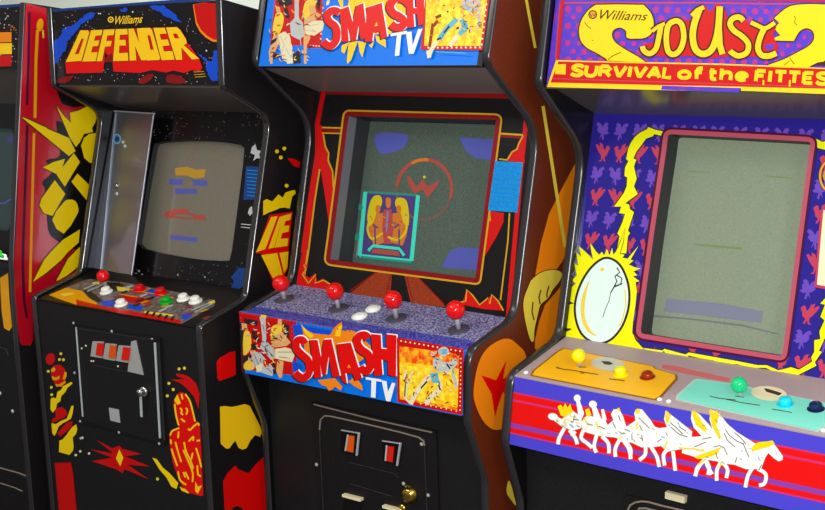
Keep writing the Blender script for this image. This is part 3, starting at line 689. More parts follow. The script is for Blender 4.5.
# ================================================================== two-player game-show cabinet in brown
def dotted(a, p, q, n, m='cream', r=.9): a.dots([lerp(p, q, (k + .5) / n) for k in range(n)], r, m)
def smash():
    S = Cab(0, 0, 0, .68, None)
    P0, P1, P2, P3, P4, P5, P6, P7 = (-.0224, 1.6699), (-.0612, 1.527), (.1171, 1.379), (.0217, .9906), (-.1412, .9536), (-.1444, .8038), (-.0899, .6641), (-.0899, .02)
    PT = (-.008, 1.723)
    root = S.empty('arcade_cabinet', 'brown-sided arcade cabinet with blue speckled controls and four red joysticks', 'arcade cabinet')
    front = fillet([PT, P0, P1, P2, P3, P4, P5, P6, P7], [0, 0, .03, .10, .06, .04, .05, .08, 0], 8)
    back_top = (.49, 1.70)
    mbr, fin = side_panels(S, front, back_top, 'brown', 'brown', 'trim')
    a = Art(SidePlane(S), mbr)
    a.stroke([(526, -2), (535.3, 48)], 2.8, 'yellow_soft')
    a.poly([(577, 160), (560, 192), (549, 214), (541, 243), (535, 277), (545, 276), (556, 270), (562, 262), (572, 240), (582, 215), (586, 180)], 'orange')
    a.poly([(573, 270), (558, 290), (545, 305), (539, 322), (535, 340), (535, 349), (545, 352), (560, 345), (575, 310)], 'orange')
    ban = smooth([(528.7, 286), (532.5, 279), (543, 271.7), (556, 270), (562, 274), (559, 282), (553, 289.5), (548, 298), (544, 301.5), (540, 306), (537, 318), (534.5, 330), (533.7, 341), (530, 339), (525, 319), (523.6, 301)], 4, True)
    a.stroke(ban, 1.6, 'brown_line', True).poly(ban, 'yellow_soft').strokes([[(541, 290), (539, 297), (540, 304)], [(549, 286), (547, 293), (547, 298)], [(533, 302), (532, 312), (534, 320)]], 1.3, 'brown_line')
    a.stroke([(543, 106), (565, 247)], 3.2, 'yellow_soft')
    a.poly(smooth([(479, 362), (490, 346), (507, 338.5), (519, 346), (526, 356), (530, 385), (520, 420), (505, 428), (494, 429.5), (484, 422), (476, 406), (473.6, 390)], 5, True), 'orange')
    a.poly([(506.5, 360), (496, 380), (481.5, 375.5), (491.5, 394), (495, 417), (499, 403), (503, 392), (510, 400), (512, 374), (503, 379)], 'red_vivid')
    a.poly(smooth([(508.7, 480.5), (511.5, 486), (513.5, 494), (516.2, 505.5), (511.5, 500.5), (507.2, 494), (506.6, 488)], 4, True), 'yellow_soft')
    fin(); shell(S, PT, back_top)
    # ---- marquee
    pl = Plane(S, P0, P1, .004); mb = slab(S, pl, -.009, pl.L + .052, 'black_print', x0=T); a = Art(pl, mb)
    b0 = -.0065
    a.flat([[(T + .004, b0), (S.w - T - .012, b0), (S.w - T - .012, pl.L + .05), (T + .004, pl.L + .05)]], 'blue_smash')
    C2 = crop(250, 0, 7.288); C3 = crop(315, 0, 7.289); C4 = crop(400, 0, 7.29)
    # left picture: a stage with two fair-haired performers and a silver column, kept plain
    a.poly(C2([(190, -60), (560, -60), (530, 40), (520, 350), (420, 352), (400, 330), (150, 330), (165, 150)]), 'red')
    dotted(a, C2([(184, -10)])[0], C2([(146, 320)])[0], 11, 'bird_red', .9); dotted(a, C2([(536, 0)])[0], C2([(512, 340)])[0], 9, 'cream', .9); dotted(a, C2([(430, 332)])[0], C2([(515, 336)])[0], 4)
    a.polys([C2([(200, -40), (300, -40), (310, 30), (260, 50), (210, 40)]), C2([(480, -40), (520, -40), (505, 80), (490, 60)]), C2([(245, 60), (275, 60), (290, 140), (260, 130)])], 'dark_art')
    a.polys([C2([(325, -40), (358, -40), (355, 130), (385, 165), (395, 260), (360, 290), (300, 260), (290, 170), (325, 130)])], 'grey_art')
    a.polys([C2(smooth(q, 4, True)) for q in ([(190, 100), (220, 85), (245, 120), (240, 180), (215, 240), (180, 260), (165, 230), (172, 160)], [(400, 20), (440, -5), (478, 10), (470, 60), (440, 110), (405, 140), (385, 110)])], 'blonde')
    a.polys([C2(q) for q in ([(170, 260), (215, 250), (210, 320), (185, 370), (165, 400), (165, 465), (148, 465), (136, 380)], [(395, 140), (490, 90), (520, 110), (470, 150), (430, 200), (440, 280), (415, 330), (412, 465), (394, 465), (390, 300)], [(185, 45), (215, 50), (225, 90), (195, 95)], [(430, 40), (470, 40), (485, 90), (440, 110)])], 'skin')
    a.polys([C2(q) for q in ([(205, 250), (250, 230), (290, 260), (310, 350), (300, 460), (240, 440), (220, 360)], [(400, 180), (470, 150), (545, 150), (530, 220), (470, 260), (405, 250)], [(245, 340), (320, 380), (330, 460), (270, 465)])], 'cream')
    a.polys([C2(q) for q in ([(170, 380), (215, 400), (220, 420), (168, 430)], [(310, 400), (360, 360), (372, 460), (315, 465)], [(150, 300), (200, 270), (190, 300), (150, 330)])], 'dark_art')
    a.polys([C2([(296, 290), (340, 280), (338, 310), (318, 336), (298, 316)])], 'red').strokes([C2([(220, 260), (250, 330), (230, 380)]), C2([(320, 150), (330, 240)]), C2([(360, 200), (372, 330)]), C2([(420, 190), (500, 175)]), C2([(410, 220), (480, 230)]), C2([(260, 350), (300, 420)])], .8, 'grey_art')
    busy(a, C2([(150, -10), (530, -10), (430, 440), (140, 440)]), 70, ('cream', 'grey_art', 'dark_art', 'skin', 'blonde', 'red_dark'), 3.2, 1.1)
    # burst behind the lettering
    a.polys([C3(q) for q in ([(150, -40), (560, -40), (700, -40), (640, 180), (540, 250), (190, 250), (190, 60)], [(195, 330), (245, 310), (215, 392), (192, 376)], [(245, 310), (312, 298), (262, 440), (236, 466), (232, 440)], [(312, 300), (372, 310), (345, 418), (326, 380)], [(395, 330), (432, 300), (414, 352)], [(440, 255), (515, 290), (518, 346), (470, 318), (448, 300)])], 'yellow_warm')
    a.polys([C3([(50, -20), (160, -20), (185, 50), (110, 50), (70, 80)]), C3([(205, -20), (250, -20), (240, 40), (205, 50)])], 'blue_smash').polys([C3([(85, 5), (110, 0), (100, 35), (80, 40)])], 'cream')
    Spath = C3(smooth([(178, 96), (150, 78), (112, 84), (88, 118), (105, 158), (145, 190), (160, 240), (150, 300), (112, 336), (76, 320), (58, 300)], 5))
    S2 = smooth([(409, 4), (403, -1), (395, -1), (390, 6), (393, 13), (400, 17), (404, 22), (401, 27), (395, 27), (391, 24)], 5)
    Mp = C3([(183, 68), (244, 46), (274, 160), (300, 42), (352, 22), (381, 268), (334, 292), (316, 190), (300, 292), (262, 302), (238, 200), (246, 302), (192, 306)])
    Ap = C3([(376, 55), (486, 20), (527, 268), (482, 287), (470, 226), (426, 240), (418, 302), (364, 304)])
    Hp = [(406.5, -7), (413, -7), (413.5, 8), (416.5, 8), (416, -7), (424, -7), (424.5, 23), (418.5, 26), (417, 14), (413.5, 14), (414.5, 27), (407, 28)]
    def word(dx, dy, m, g=0):
        a.k += 1
        sh = lambda P: [(x + dx, y + dy) for x, y in P]
        a.stroke(sh(Spath), 7.4 + g, m, step=False); a.stroke(sh(S2), 8 + g, m, step=False)
        for P in (Mp, Ap, Hp):
            a.flat([[a.A(q) for q in sh(P)]], m)
            if g: a.stroke(sh(P), g, m, True, False)
    word(-.9, .9, 'dark_art', .6); word(.9, -.7, 'white', .9); word(0, 0, 'red_vivid')
    a.polys([C3([(434, 192), (450, 158), (458, 188)])], 'yellow_warm')
    # TV
    a.polys([[(390.5, 33.6), (407, 30.8), (407, 33.8), (390.6, 36.4)], [(397, 34), (401.5, 33.3), (399.2, 55.5), (394.8, 56)], C4([(44, 236), (84, 230), (92, 330), (132, 214), (164, 208), (100, 392), (64, 392)])], 'white')
    # right picture: running figure on a fiery ground
    a.poly(C4([(186, -40), (672, -40), (655, 20), (607, 366), (150, 362), (165, 200)]), 'red').poly(C4([(190, -40), (640, -40), (584, 334), (176, 334), (186, 150)]), 'fire')
    dotted(a, C4([(632, 10)])[0], C4([(592, 345)])[0], 8, 'cream', 1.1); dotted(a, C4([(190, 347)])[0], C4([(600, 345)])[0], 12, 'cream', 1.1)
    a.strokes([smooth(C4(q), 4) for q in ([(415, 140), (360, 190), (320, 235), (285, 290)], [(445, 140), (480, 200), (430, 250)])], 5, 'cyan_art').strokes([smooth(C4(q), 4) for q in ([(420, 260), (380, 310), (360, 335)], [(270, 300), (230, 360), (210, 415)])], 4.2, 'cream')
    a.polys([C4(smooth([(450, 20), (500, -20), (570, -10), (590, 40), (540, 80), (470, 70)], 4, True)), C4([(570, 60), (590, 110), (585, 180), (560, 210), (565, 120)])], 'grey_art').strokes([smooth(C4(q), 3) for q in ([(470, 10), (520, 50), (570, 30)], [(450, 80), (470, 120)], [(580, 80), (605, 60)], [(505, 20), (560, 5)])], 1.6, 'skin')
    a.strokes([smooth(C4(q), 3) for q in ([(240, 170), (230, 240), (215, 340)], [(260, 130), (300, 110)], [(275, 150), (245, 190)])], 3, 'brown_art').strokes([smooth(C4(q), 3) for q in ([(320, 240), (360, 190)], [(270, 290), (300, 275)], [(430, 200), (410, 210)], [(350, 80), (345, 90)], [(318, 35), (322, 42)], [(390, 55), (394, 62)])], 1.8, 'dark_art').polys([C4([(190, 370), (240, 360), (225, 420), (200, 425)])], 'cream')
    busy(a, C4([(440, -10), (620, -10), (590, 220), (420, 230)]), 46, ('cream', 'dark_art', 'grey_art', 'skin', 'cyan_art', 'brown_art'), 3.4, 1.1); busy(a, C4([(190, -10), (600, -10), (580, 320), (180, 320)]), 34, ('brown_art', 'orange_gold', 'cream', 'orange'), 2.4, .9)
    a.strokes([C4([(260, 376), (480, 388)])], .9, 'cyan_art')
    mb.build('marquee', root)['label'] = 'blue marquee with red comic lettering'
    # ---- hood underside
    gl = Plane(S, P2, P3, .002); gtop = gl.ab(322, 91.5)[1]; bk = gl.at(0, gtop, 0)
    hood = Plane(S, (bk.y, bk.z), (P1[0] + .016, P1[1] - .011), 0)
    slab(S, hood, 0, hood.L, 'underside_light', .006, h=.006).build('hood_underside', root)
    # ---- bezel
    X = crop(200, 120, 3.924); X7 = crop(200, 250, 3.924); X4 = crop(400, 250, 3.924)
    frame = fillet([(337, 270), (327.3, 235), (342, 126), (353, 111), (487, 114), (500.5, 127), (484, 251), (478, 284), (469, 283), (341, 267)][1:], [0, 0, 0, 0, 0, 0, 0, 0, 0])
    frame = fillet([(334.5, 185), (342.3, 123), (344, 110.5), (358, 110.8), (486, 114), (502, 114.6), (500.2, 130), (484.5, 250), (480, 284.6), (468, 283), (340, 266.4), (324, 264.2), (327.4, 240), (334.5, 185.01)], [0, 0, 14, 0, 0, 14, 0, 0, 14, 0, 0, 14, 0, 0], 6)
    cen = (412, 195)
    def inset(P, d):
        out = []
        n = len(P)
        for i in range(n):
            x0, y0 = P[i - 1]; x1, y1 = P[(i + 1) % n]; l = math.hypot(x1 - x0, y1 - y0) or 1
            out.append((P[i][0] - (y1 - y0) / l * d, P[i][1] + (x1 - x0) / l * d))
        return out
    frame = [p for i, p in enumerate(frame) if math.hypot(p[0] - frame[i - 1][0], p[1] - frame[i - 1][1]) > .3]
    inn = inset(frame, 3.2); hole = inset(frame, 5.4)
    def art_b(a):
        a.strokes([[(322, 91.8), (530, 97)]], 4.5, 'red_dark').strokes([[(323.5, 92), (317, 126)], [(527, 112), (521.5, 165), (508, 318)]], 4.5, 'red')
        a.poly(X([(452, 20), (478, 20), (488, 60), (496, 108), (512, 190), (524, 268), (536, 230), (546, 245), (528, 360), (512, 460), (505, 400), (488, 280), (472, 188), (440, 380), (420, 520), (396, 520), (425, 300), (452, 130)]), 'red')
        a.stroke(X([(484, 58), (492, 105), (505, 130), (503, 160), (520, 200), (524, 266)]), 1.6, 'gold_line').stroke(X([(470, 192), (450, 320), (425, 520), (400, 670)]), 1.6, 'gold_line').stroke([(305, 251), (300, 276), (299, 284)], 5, 'red').stroke([(308, 250), (304, 276)], 1.4, 'gold_line')
        a.stroke([(322, 127.5), (341, 128)], 1.6, 'gold_line').stroke([(322, 130.3), (341, 130.8)], 3, 'red_dark').stroke([(322, 133), (341, 133.4)], 1.4, 'gold_line')
        a.stroke([(500, 133.5), (523, 135)], 2, 'gold_line').stroke([(500, 136), (522, 137.5)], 2.4, 'red_dark')
        a.poly([(523, 137), (519, 143), (517, 149), (512, 152), (509, 157), (507, 161), (525, 163)], 'red').stroke([(523, 136), (519, 143), (517, 149), (512, 152), (509, 157), (507, 160), (499, 159)], 1.6, 'gold_line')
        a.poly([(489, 211), (504, 213), (503.5, 222), (497, 236), (485, 256), (478, 266), (483, 240)], 'red').stroke([(488.5, 212), (489.5, 221)], 3, 'gold_line').stroke([(509.5, 213), (508, 240), (500.5, 300)], 1.5, 'gold_line')
        # flames along the bottom
        a.poly(X7([(392, 60), (410, 55), (425, 62), (408, 95), (430, 110), (452, 92), (460, 125), (480, 112), (495, 125), (530, 170), (380, 150)]), 'red').stroke(X7([(408, 58), (416, 78), (402, 95), (425, 130), (455, 95), (452, 130), (485, 118), (520, 140)]), 1.5, 'gold_line')
        a.poly(X4([(245, 205), (262, 155), (280, 175), (310, 215), (330, 200), (345, 190), (360, 178), (385, 200), (408, 238), (330, 232), (235, 212)]), 'red').stroke(X4([(238, 205), (258, 200), (262, 155), (285, 178), (312, 215), (345, 188), (352, 212), (360, 175), (385, 200), (406, 238)]), 1.5, 'gold_line')
        # stair-like ramps up to the picture
        a.poly([(347, 296), (390, 302), (392, 272), (378, 270.5)], 'brown_art').poly([(404, 273.5), (416, 275), (446, 307), (411, 304)], 'brown_art').strokes([[(350, 291), (378, 271)], [(385, 299), (391, 273)], [(406, 274), (413, 302)], [(416, 275), (444, 304)]], 1.2, 'red_dark')
        # window frame
        a.stroke(inset(frame, 2.8), 5.4, 'red_dark', True).stroke(frame, 1.9, 'gold_line', True)
        a.poly([(495, 161), (523, 162.5), (517.3, 212.5), (488, 210.5)], 'blue_sticker').strokes([[(496 - .6 * k, 166 + 4.4 * k), (519 - .6 * k, 167.4 + 4.4 * k)] for k in range(10)], .7, 'blue_smash')
    Y = crop(350, 120, 3.1875); W = crop(340, 180, 5.1)
    def art_s(a):
        a.poly(Y(smooth([(80, 45), (178, 45), (176, 80), (150, 98), (110, 108), (86, 96)], 3, True)), 'glow_blue').poly(Y([(345, 55), (470, 62), (460, 128), (400, 122), (370, 100)]), 'glow_blue').poly(Y([(315, 420), (345, 405), (425, 410), (412, 480), (290, 470)]), 'glow_blue').poly(Y([(30, 330), (50, 240), (40, 400), (14, 440)]), 'glow_dim_blue')
        ring = Y(ellipse(236, 222, 88, 96, 8, 40))
        a.stroke(ring[:22], 2.2, 'glow_red_soft').stroke(ring[20:36], 3.6, 'glow_red').stroke(ring[35:] + ring[:2], 3.0, 'glow_red').stroke(ring[26:31], 3.2, 'glow_orange')
        a.poly(Y([(182, 178), (192, 182), (212, 214), (232, 188), (248, 212), (288, 190), (280, 206), (248, 250), (232, 222), (206, 234), (186, 206)]), 'glow_red')
        a.dots(Y([(237, 182)]), 1.5, 'glow_gold')
        # the picture-in-picture: a teal frame around three plain figures
        q = W([(126, 60), (398, 78), (362, 412), (95, 385)])
        a.poly(q, 'glow_purple').strokes([[q[0], q[1]]], 2.2, 'glow_teal_dim').strokes([[q[1], q[2]], [q[0], q[3]]], 4.0, 'glow_teal').strokes([[q[2], q[3]]], 3.2, 'glow_teal').dots(W([(98, 138), (80, 290)]), 3.2, 'glow_teal_dim')
        a.polys([W(q_) for q_ in ([(140, 200), (175, 165), (215, 170), (228, 240), (222, 320), (170, 335), (150, 280)], [(268, 170), (310, 165), (350, 200), (340, 280), (318, 335), (262, 320), (258, 240)])], 'glow_orange').polys([W([(222, 150), (262, 150), (272, 240), (262, 325), (222, 325), (214, 240)])], 'glow_pink')
        a.polys([W(smooth(q_, 4, True)) for q_ in ([(180, 78), (205, 82), (214, 110), (204, 140), (186, 160), (170, 210), (146, 235), (136, 190), (146, 130), (160, 95)], [(312, 90), (288, 94), (280, 120), (292, 150), (310, 170), (322, 215), (346, 235), (352, 190), (346, 130), (334, 100)])], 'glow_gold')
        a.polys([W(smooth(q_, 3, True)) for q_ in ([(234, 92), (256, 94), (258, 125), (246, 145), (234, 130)], [(186, 128), (204, 132), (202, 162), (188, 170), (178, 150)], [(288, 132), (306, 130), (312, 152), (302, 172), (290, 162)])], 'glow_orange').polys([W([(238, 160), (248, 160), (243, 230), (236, 275), (230, 230)])], 'glow_dim_blue')
        a.strokes([smooth(W(q_), 4) for q_ in ([(150, 200), (138, 250), (160, 300), (215, 270)], [(345, 210), (330, 270), (290, 305), (242, 290)])], 2.2, 'glow_gold').strokes([smooth(W(q_), 4) for q_ in ([(165, 225), (190, 245)], [(275, 245), (300, 225)], [(175, 240), (178, 330)], [(300, 250), (300, 335)])], 1.5, 'glow_purple')
        busy(a, W([(150, 170), (340, 170), (320, 330), (160, 330)]), 30, ('glow_pink', 'glow_gold', 'glow_purple', 'glow_red'), 1.5, .8)
        a.strokes([W([(140, 360), (165, 335), (300, 350), (325, 385)])], 3, 'glow_teal').polys([W([(165, 348), (295, 362), (305, 388), (155, 372)])], 'glow_red')
        a.strokes([W([(100, 392), (360, 420)])], 2.4, 'glow_teal_dim')
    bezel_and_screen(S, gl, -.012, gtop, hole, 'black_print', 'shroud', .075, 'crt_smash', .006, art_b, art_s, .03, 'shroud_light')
    # ---- control panel with an overhanging printed front
    cp_ = Plane(S, P3, P4, .002); mb = slab(S, cp_, -.0, cp_.L + .02, 'speckle', .018, T, S.w - T); a = Art(cp_, mb)
    a.flat([[(T, 0), (S.w - T, 0), (S.w - T, .022), (T, .022)]], 'speckle_edge').flat([[(T, .022), (S.w - T, .022), (S.w - T, .05), (T, .034)]], 'speckle_edge')
    o = mb.build('control_panel', root); o['label'] = 'blue speckled control panel'
    for i, (b_, c_) in enumerate((((284.5, 299.5), (281, 283.3)), ((338.5, 308.5), (335.5, 291.3)), ((396.5, 318.5), (393.5, 299.6)), ((458.8, 329.5), (456, 309.8)))):
        joystick(S, cp_, b_, c_, .0205, 'ball_red', 'red ball-top joystick', 'washer', .024)
    for b_ in ((359.6, 317), (373.2, 309.6)): button(S, cp_, b_, .0185, 'button_white', 'white push button', .008)
    fr = Plane(S, P4, P5, -.003)
    Z1 = crop(235, 305, 6.375); Z2 = crop(285, 315, 6); Z3 = crop(360, 330, 5.664)
    mb = MB(); plate(mb, fr, [(239, 311.5), (463.8, 352), (461.2, 416), (244.8, 373)], -.012, 0, 'blue_smash'); a = Art(fr, mb, .0002)
    a.poly(Z1([(25, 42), (390, 105), (395, 450), (60, 412)]), 'red').polys([Z1([(55, 82), (150, 100), (140, 135), (60, 120)]), Z1([(300, 110), (345, 130), (345, 220), (310, 180)]), Z1([(45, 330), (120, 310), (120, 350), (50, 370)]), Z1([(105, 160), (140, 175), (155, 240), (110, 210)])], 'dark_art')
    dotted(a, Z1([(38, 48)])[0], Z1([(385, 108)])[0], 15, 'bird_red', .9); dotted(a, Z1([(36, 70)])[0], Z1([(48, 390)])[0], 13, 'bird_red', .9); dotted(a, Z1([(362, 130)])[0], Z1([(368, 440)])[0], 12, 'bird_red', .9)
    a.polys([Z1(smooth(q, 4, True)) for q in ([(60, 170), (90, 170), (105, 230), (95, 290), (55, 320), (50, 250)], [(235, 140), (290, 125), (300, 160), (250, 260), (230, 230)], [(55, 380), (90, 350), (125, 380), (115, 412), (65, 412)])], 'blonde')
    a.polys([Z1(q) for q in ([(40, 115), (75, 120), (80, 160), (38, 160)], [(275, 90), (298, 90), (300, 130), (270, 130)], [(265, 190), (300, 170), (355, 240), (330, 260), (260, 270), (230, 260)], [(270, 350), (310, 360), (300, 460), (285, 470), (262, 420)], [(95, 290), (130, 290), (140, 330), (110, 340)])], 'skin')
    a.polys([Z1(q) for q in ([(155, 75), (195, 80), (200, 230), (250, 280), (260, 340), (230, 350), (160, 270), (175, 220), (165, 120)], [(115, 300), (160, 300), (190, 340), (245, 400), (240, 455), (150, 425), (110, 350)])], 'grey_art').polys([Z1(q) for q in ([(255, 280), (320, 270), (390, 290), (365, 365), (290, 350), (258, 340)], [(130, 390), (180, 370), (170, 420), (140, 430)], [(372, 130), (398, 130), (400, 170), (374, 172)])], 'cream')
    a.polys([Z1([(180, 350), (215, 350), (218, 385), (200, 405), (180, 380)])], 'red').polys([Z1([(165, 60), (200, 66), (200, 82), (165, 78)])], 'yellow_warm').polys([Z1([(232, 355), (255, 370), (262, 440), (245, 440)]), Z1([(100, 250), (130, 240), (140, 280), (110, 290)])], 'dark_art')
    a.strokes([Z1([(120, 310), (150, 380)]), Z1([(165, 250), (250, 330)]), Z1([(275, 300), (360, 300)]), Z1([(280, 330), (350, 340)]), Z1([(240, 200), (300, 230)]), Z1([(170, 100), (190, 180)]), Z1([(200, 400), (235, 430)])], .7, 'shroud_light')
    busy(a, Z1([(50, 80), (350, 120), (340, 440), (70, 400)]), 80, ('cream', 'grey_art', 'dark_art', 'skin', 'blonde', 'red_dark'), 3.0, 1.1)
    # middle: blue ground, burst and lettering
    a.polys([Z2([(45, 55), (300, 100), (280, 140), (60, 160)]), Z2([(45, 270), (100, 300), (60, 350), (45, 330)])], 'blue')
    a.polys([Z2(q) for q in ([(95, 50), (120, 85), (170, 110), (270, 120), (300, 70), (340, 40), (345, 95), (395, 90), (420, 100), (520, 190), (520, 230), (420, 300), (120, 250), (110, 110)], [(195, 390), (300, 380), (345, 430), (335, 455), (300, 430), (280, 450), (262, 455), (250, 430), (220, 420)], [(380, 400), (420, 370), (462, 420), (468, 455), (420, 430)])], 'orange').polys([Z2([(100, 60), (135, 95), (175, 125), (150, 140), (120, 110)]), Z2([(310, 80), (345, 55), (330, 130), (300, 125)])], 'yellow_warm')
    dotted(a, Z2([(60, 38)])[0], Z2([(400, 100)])[0], 14, 'bird_red', .9)
    Sp = Z2(smooth([(120, 172), (100, 150), (70, 158), (68, 200), (100, 238), (135, 270), (150, 315), (135, 360), (105, 378), (75, 362), (60, 345)], 5))
    Mp = Z2([(150, 150), (195, 150), (215, 250), (235, 148), (278, 145), (330, 368), (285, 372), (262, 250), (245, 360), (220, 355), (212, 300), (218, 372), (175, 380)])
    Ap = Z2([(312, 175), (395, 165), (462, 380), (422, 392), (405, 350), (362, 350), (372, 415), (340, 395)])
    S2 = Z2(smooth([(500, 140), (480, 122), (445, 128), (432, 165), (455, 205), (500, 240), (515, 290), (495, 335), (465, 330), (450, 310)], 5))
    Hp = Z3([(62, 22), (118, 28), (122, 105), (150, 108), (150, 24), (207, 30), (204, 265), (160, 255), (158, 175), (122, 168), (128, 255), (82, 262)])
    def word(dx, dy, m, g=0):
        a.k += 1
        sh = lambda P: [(x + dx, y + dy) for x, y in P]
        a.stroke(sh(Sp), 7.6 + g, m, step=False); a.stroke(sh(S2), 8 + g, m, step=False)
        for P in (Mp, Ap, Hp):
            a.flat([[a.A(q) for q in sh(P)]], m)
            if g: a.stroke(sh(P), g, m, True, False)
    word(-.9, .8, 'dark_art', .5); word(.8, -.8, 'white', .9); word(0, 0, 'red_vivid')
    a.polys([Z2([(372, 315), (384, 295), (396, 318)])], 'orange')
    a.polys([[(365.5, 377), (381.5, 379.5), (381.5, 382), (365.7, 379.4)], [(371.5, 379), (376.2, 380), (375.5, 398), (371, 397)], Z3([(122, 285), (150, 290), (158, 350), (182, 298), (200, 302), (172, 405), (148, 402)])], 'white')
    # right picture
    a.poly(Z3([(208, 42), (588, 108), (578, 482), (212, 408)]), 'red').poly(Z3([(222, 90), (562, 138), (552, 455), (225, 392)]), 'fire_red').poly(Z3([(225, 180), (560, 220), (553, 440), (226, 380)]), 'fire')
    dotted(a, Z3([(220, 60)])[0], Z3([(580, 122)])[0], 14, 'cream', .9); dotted(a, Z3([(572, 150)])[0], Z3([(566, 465)])[0], 13, 'cream', .8); dotted(a, Z3([(330, 415)])[0], Z3([(560, 462)])[0], 8, 'cream', .8)
    a.polys([Z3(smooth(q, 3, True)) for q in ([(445, 110), (480, 95), (505, 120), (480, 150), (450, 140)], [(415, 165), (440, 155), (470, 180), (510, 180), (540, 160), (550, 190), (510, 230), (460, 240), (420, 215)], [(515, 230), (540, 260), (552, 310), (540, 340), (528, 290)])], 'grey_art')
    a.strokes([smooth(Z3(q), 3) for q in ([(400, 260), (360, 300), (310, 370), (285, 420)], [(430, 260), (455, 330), (400, 380), (375, 420)])], 5, 'cream').polys([Z3([(395, 245), (440, 240), (450, 300), (410, 300)]), Z3([(455, 112), (490, 105), (495, 135), (462, 138)])], 'cyan_art')
    a.strokes([smooth(Z3(q), 3) for q in ([(380, 290), (345, 330)], [(445, 310), (455, 340)], [(430, 180), (450, 200)], [(490, 190), (510, 220)], [(300, 360), (320, 355)], [(375, 390), (395, 385)], [(545, 130), (560, 145)], [(255, 380), (262, 300), (300, 240)], [(265, 250), (250, 290)])], 1.6, 'dark_art')
    a.strokes([smooth(Z3(q), 3) for q in ([(262, 230), (250, 280)], [(300, 235), (270, 290), (262, 380)], [(250, 380), (290, 420)])], 2, 'cream')
    busy(a, Z3([(230, 120), (555, 150), (548, 440), (230, 385)]), 60, ('brown_art', 'dark_art', 'orange_gold', 'red', 'cream', 'yellow_warm'), 2.8, 1.0); busy(a, Z3([(400, 110), (550, 130), (540, 260), (400, 250)]), 22, ('cream', 'dark_art', 'grey_art'), 2.6, 1.2)
    mb.build('control_panel_front', root)['label'] = 'red comic-lettered front of the control panel'
    # ---- lower front
    MB().box((T, P5[0] + .012, P5[1] + .002), (S.w - T, P6[0] + .03, P5[1] + .012), 'black').build('control_panel_bottom', root)
    fp = Plane(S, (P6[0], P5[1]), (P6[0], .02), .012); mb = slab(S, fp, .0, fp.L, 'panel_black', .016)
    mb.build('front_panel', root)
    K = crop(310, 400, 7.5); K2 = crop(310, 442, 7.5); K3 = crop(390, 442, 7.5)
    door = [(311, 402), (436, 431), (440, 560), (320, 520)]
    mb = MB(); plate(mb, fp, door, 0, .005, 'black')
    rail(mb, fp, [(313.5, 404.5), (372, 419.5), (431, 432.5)], .0028, .0045, .008, 'beige_line')
    rail(mb, fp, [(319, 430), (320, 420), (324, 416), (330, 416.4), (372, 425.7), (400, 432.5), (418, 437.5), (423, 441), (424, 446)], .0028, .0045, .008, 'beige_line')
    rail(mb, fp, [(319, 430), (323, 512)], .003, .0045, .008, 'trim'); rail(mb, fp, [(424, 446), (428, 540)], .003, .0045, .008, 'trim')
    for q in ([(348, 462.5), (395, 474), (398, 478)], [(350, 484), (392, 496.5)]): rail(mb, fp, q, .002, .0045, .007, 'trim_light')
    cd = mb.build('coin_door', root)
    for q, r, lm, l in ((K([(232, 228), (362, 250), (345, 415), (232, 385)]), K([(280, 265), (332, 272), (322, 395), (262, 380)]), 'slot_lamp_orange', 'orange lit coin slot'), (K([(540, 308), (672, 328), (648, 492), (545, 460)]), K([(572, 345), (628, 352), (618, 468), (562, 455)]), 'slot_lamp', 'red lit coin slot')):
        m = MB(); plate(m, fp, q, .005, .009, 'black_gloss'); plate(m, fp, r, .0085, .0105, lm)
        rail(m, fp, [q[0], q[1]], .0025, .0085, .0125, 'steel_dull'); rail(m, fp, [q[1], q[2]], .004, .0085, .014, 'steel'); rail(m, fp, [r[0], r[3]], .0035, .0095, .0125, 'silver_line')
        m.build('coin_slot', cd)['label'] = l
    for q in (K2([(240, 392), (380, 428), (376, 448), (240, 412)]), K2([(540, 476), (680, 512), (676, 530), (542, 496)])):
        m = MB(); plate(m, fp, q, .005, .016, 'cream'); plate(m, fp, [(x + 1, y + 3) for x, y in q[3:1:-1]] + [(x, y + 26) for x, y in (q[2], q[3])], .005, .0062, 'black_gloss'); m.build('coin_return', cd)
    c = fp.px(*K3([(162, 385)])[0], .005)
    MB().lathe(c, fp.n, [(.021, 0), (.021, .003), (.017, .006), (.016, .012), (.011, .015), (.001, .016)], 'brass', 24).build('lock', cd)['label'] = 'brass lock'
    c = fp.px(*K3([(108, 490)])[0], .005)
    MB().lathe(c, fp.n, [(.011, 0), (.010, .005), (.001, .007)], 'brass', 16).build('lock', cd)['label'] = 'brass lock'
    for q in ((423, 443.5), (318, 464), (429.5, 494.5), (405, 483)): MB().lathe(fp.px(*q, .005), fp.n, [(.005, 0), (.0035, .002), (.001, .003)], 'steel_dull', 12).build('screw', cd)
    MB().box((T, -.07, .02), (S.w - T, .47, .038), 'black').build('floor_board', root)
smash()
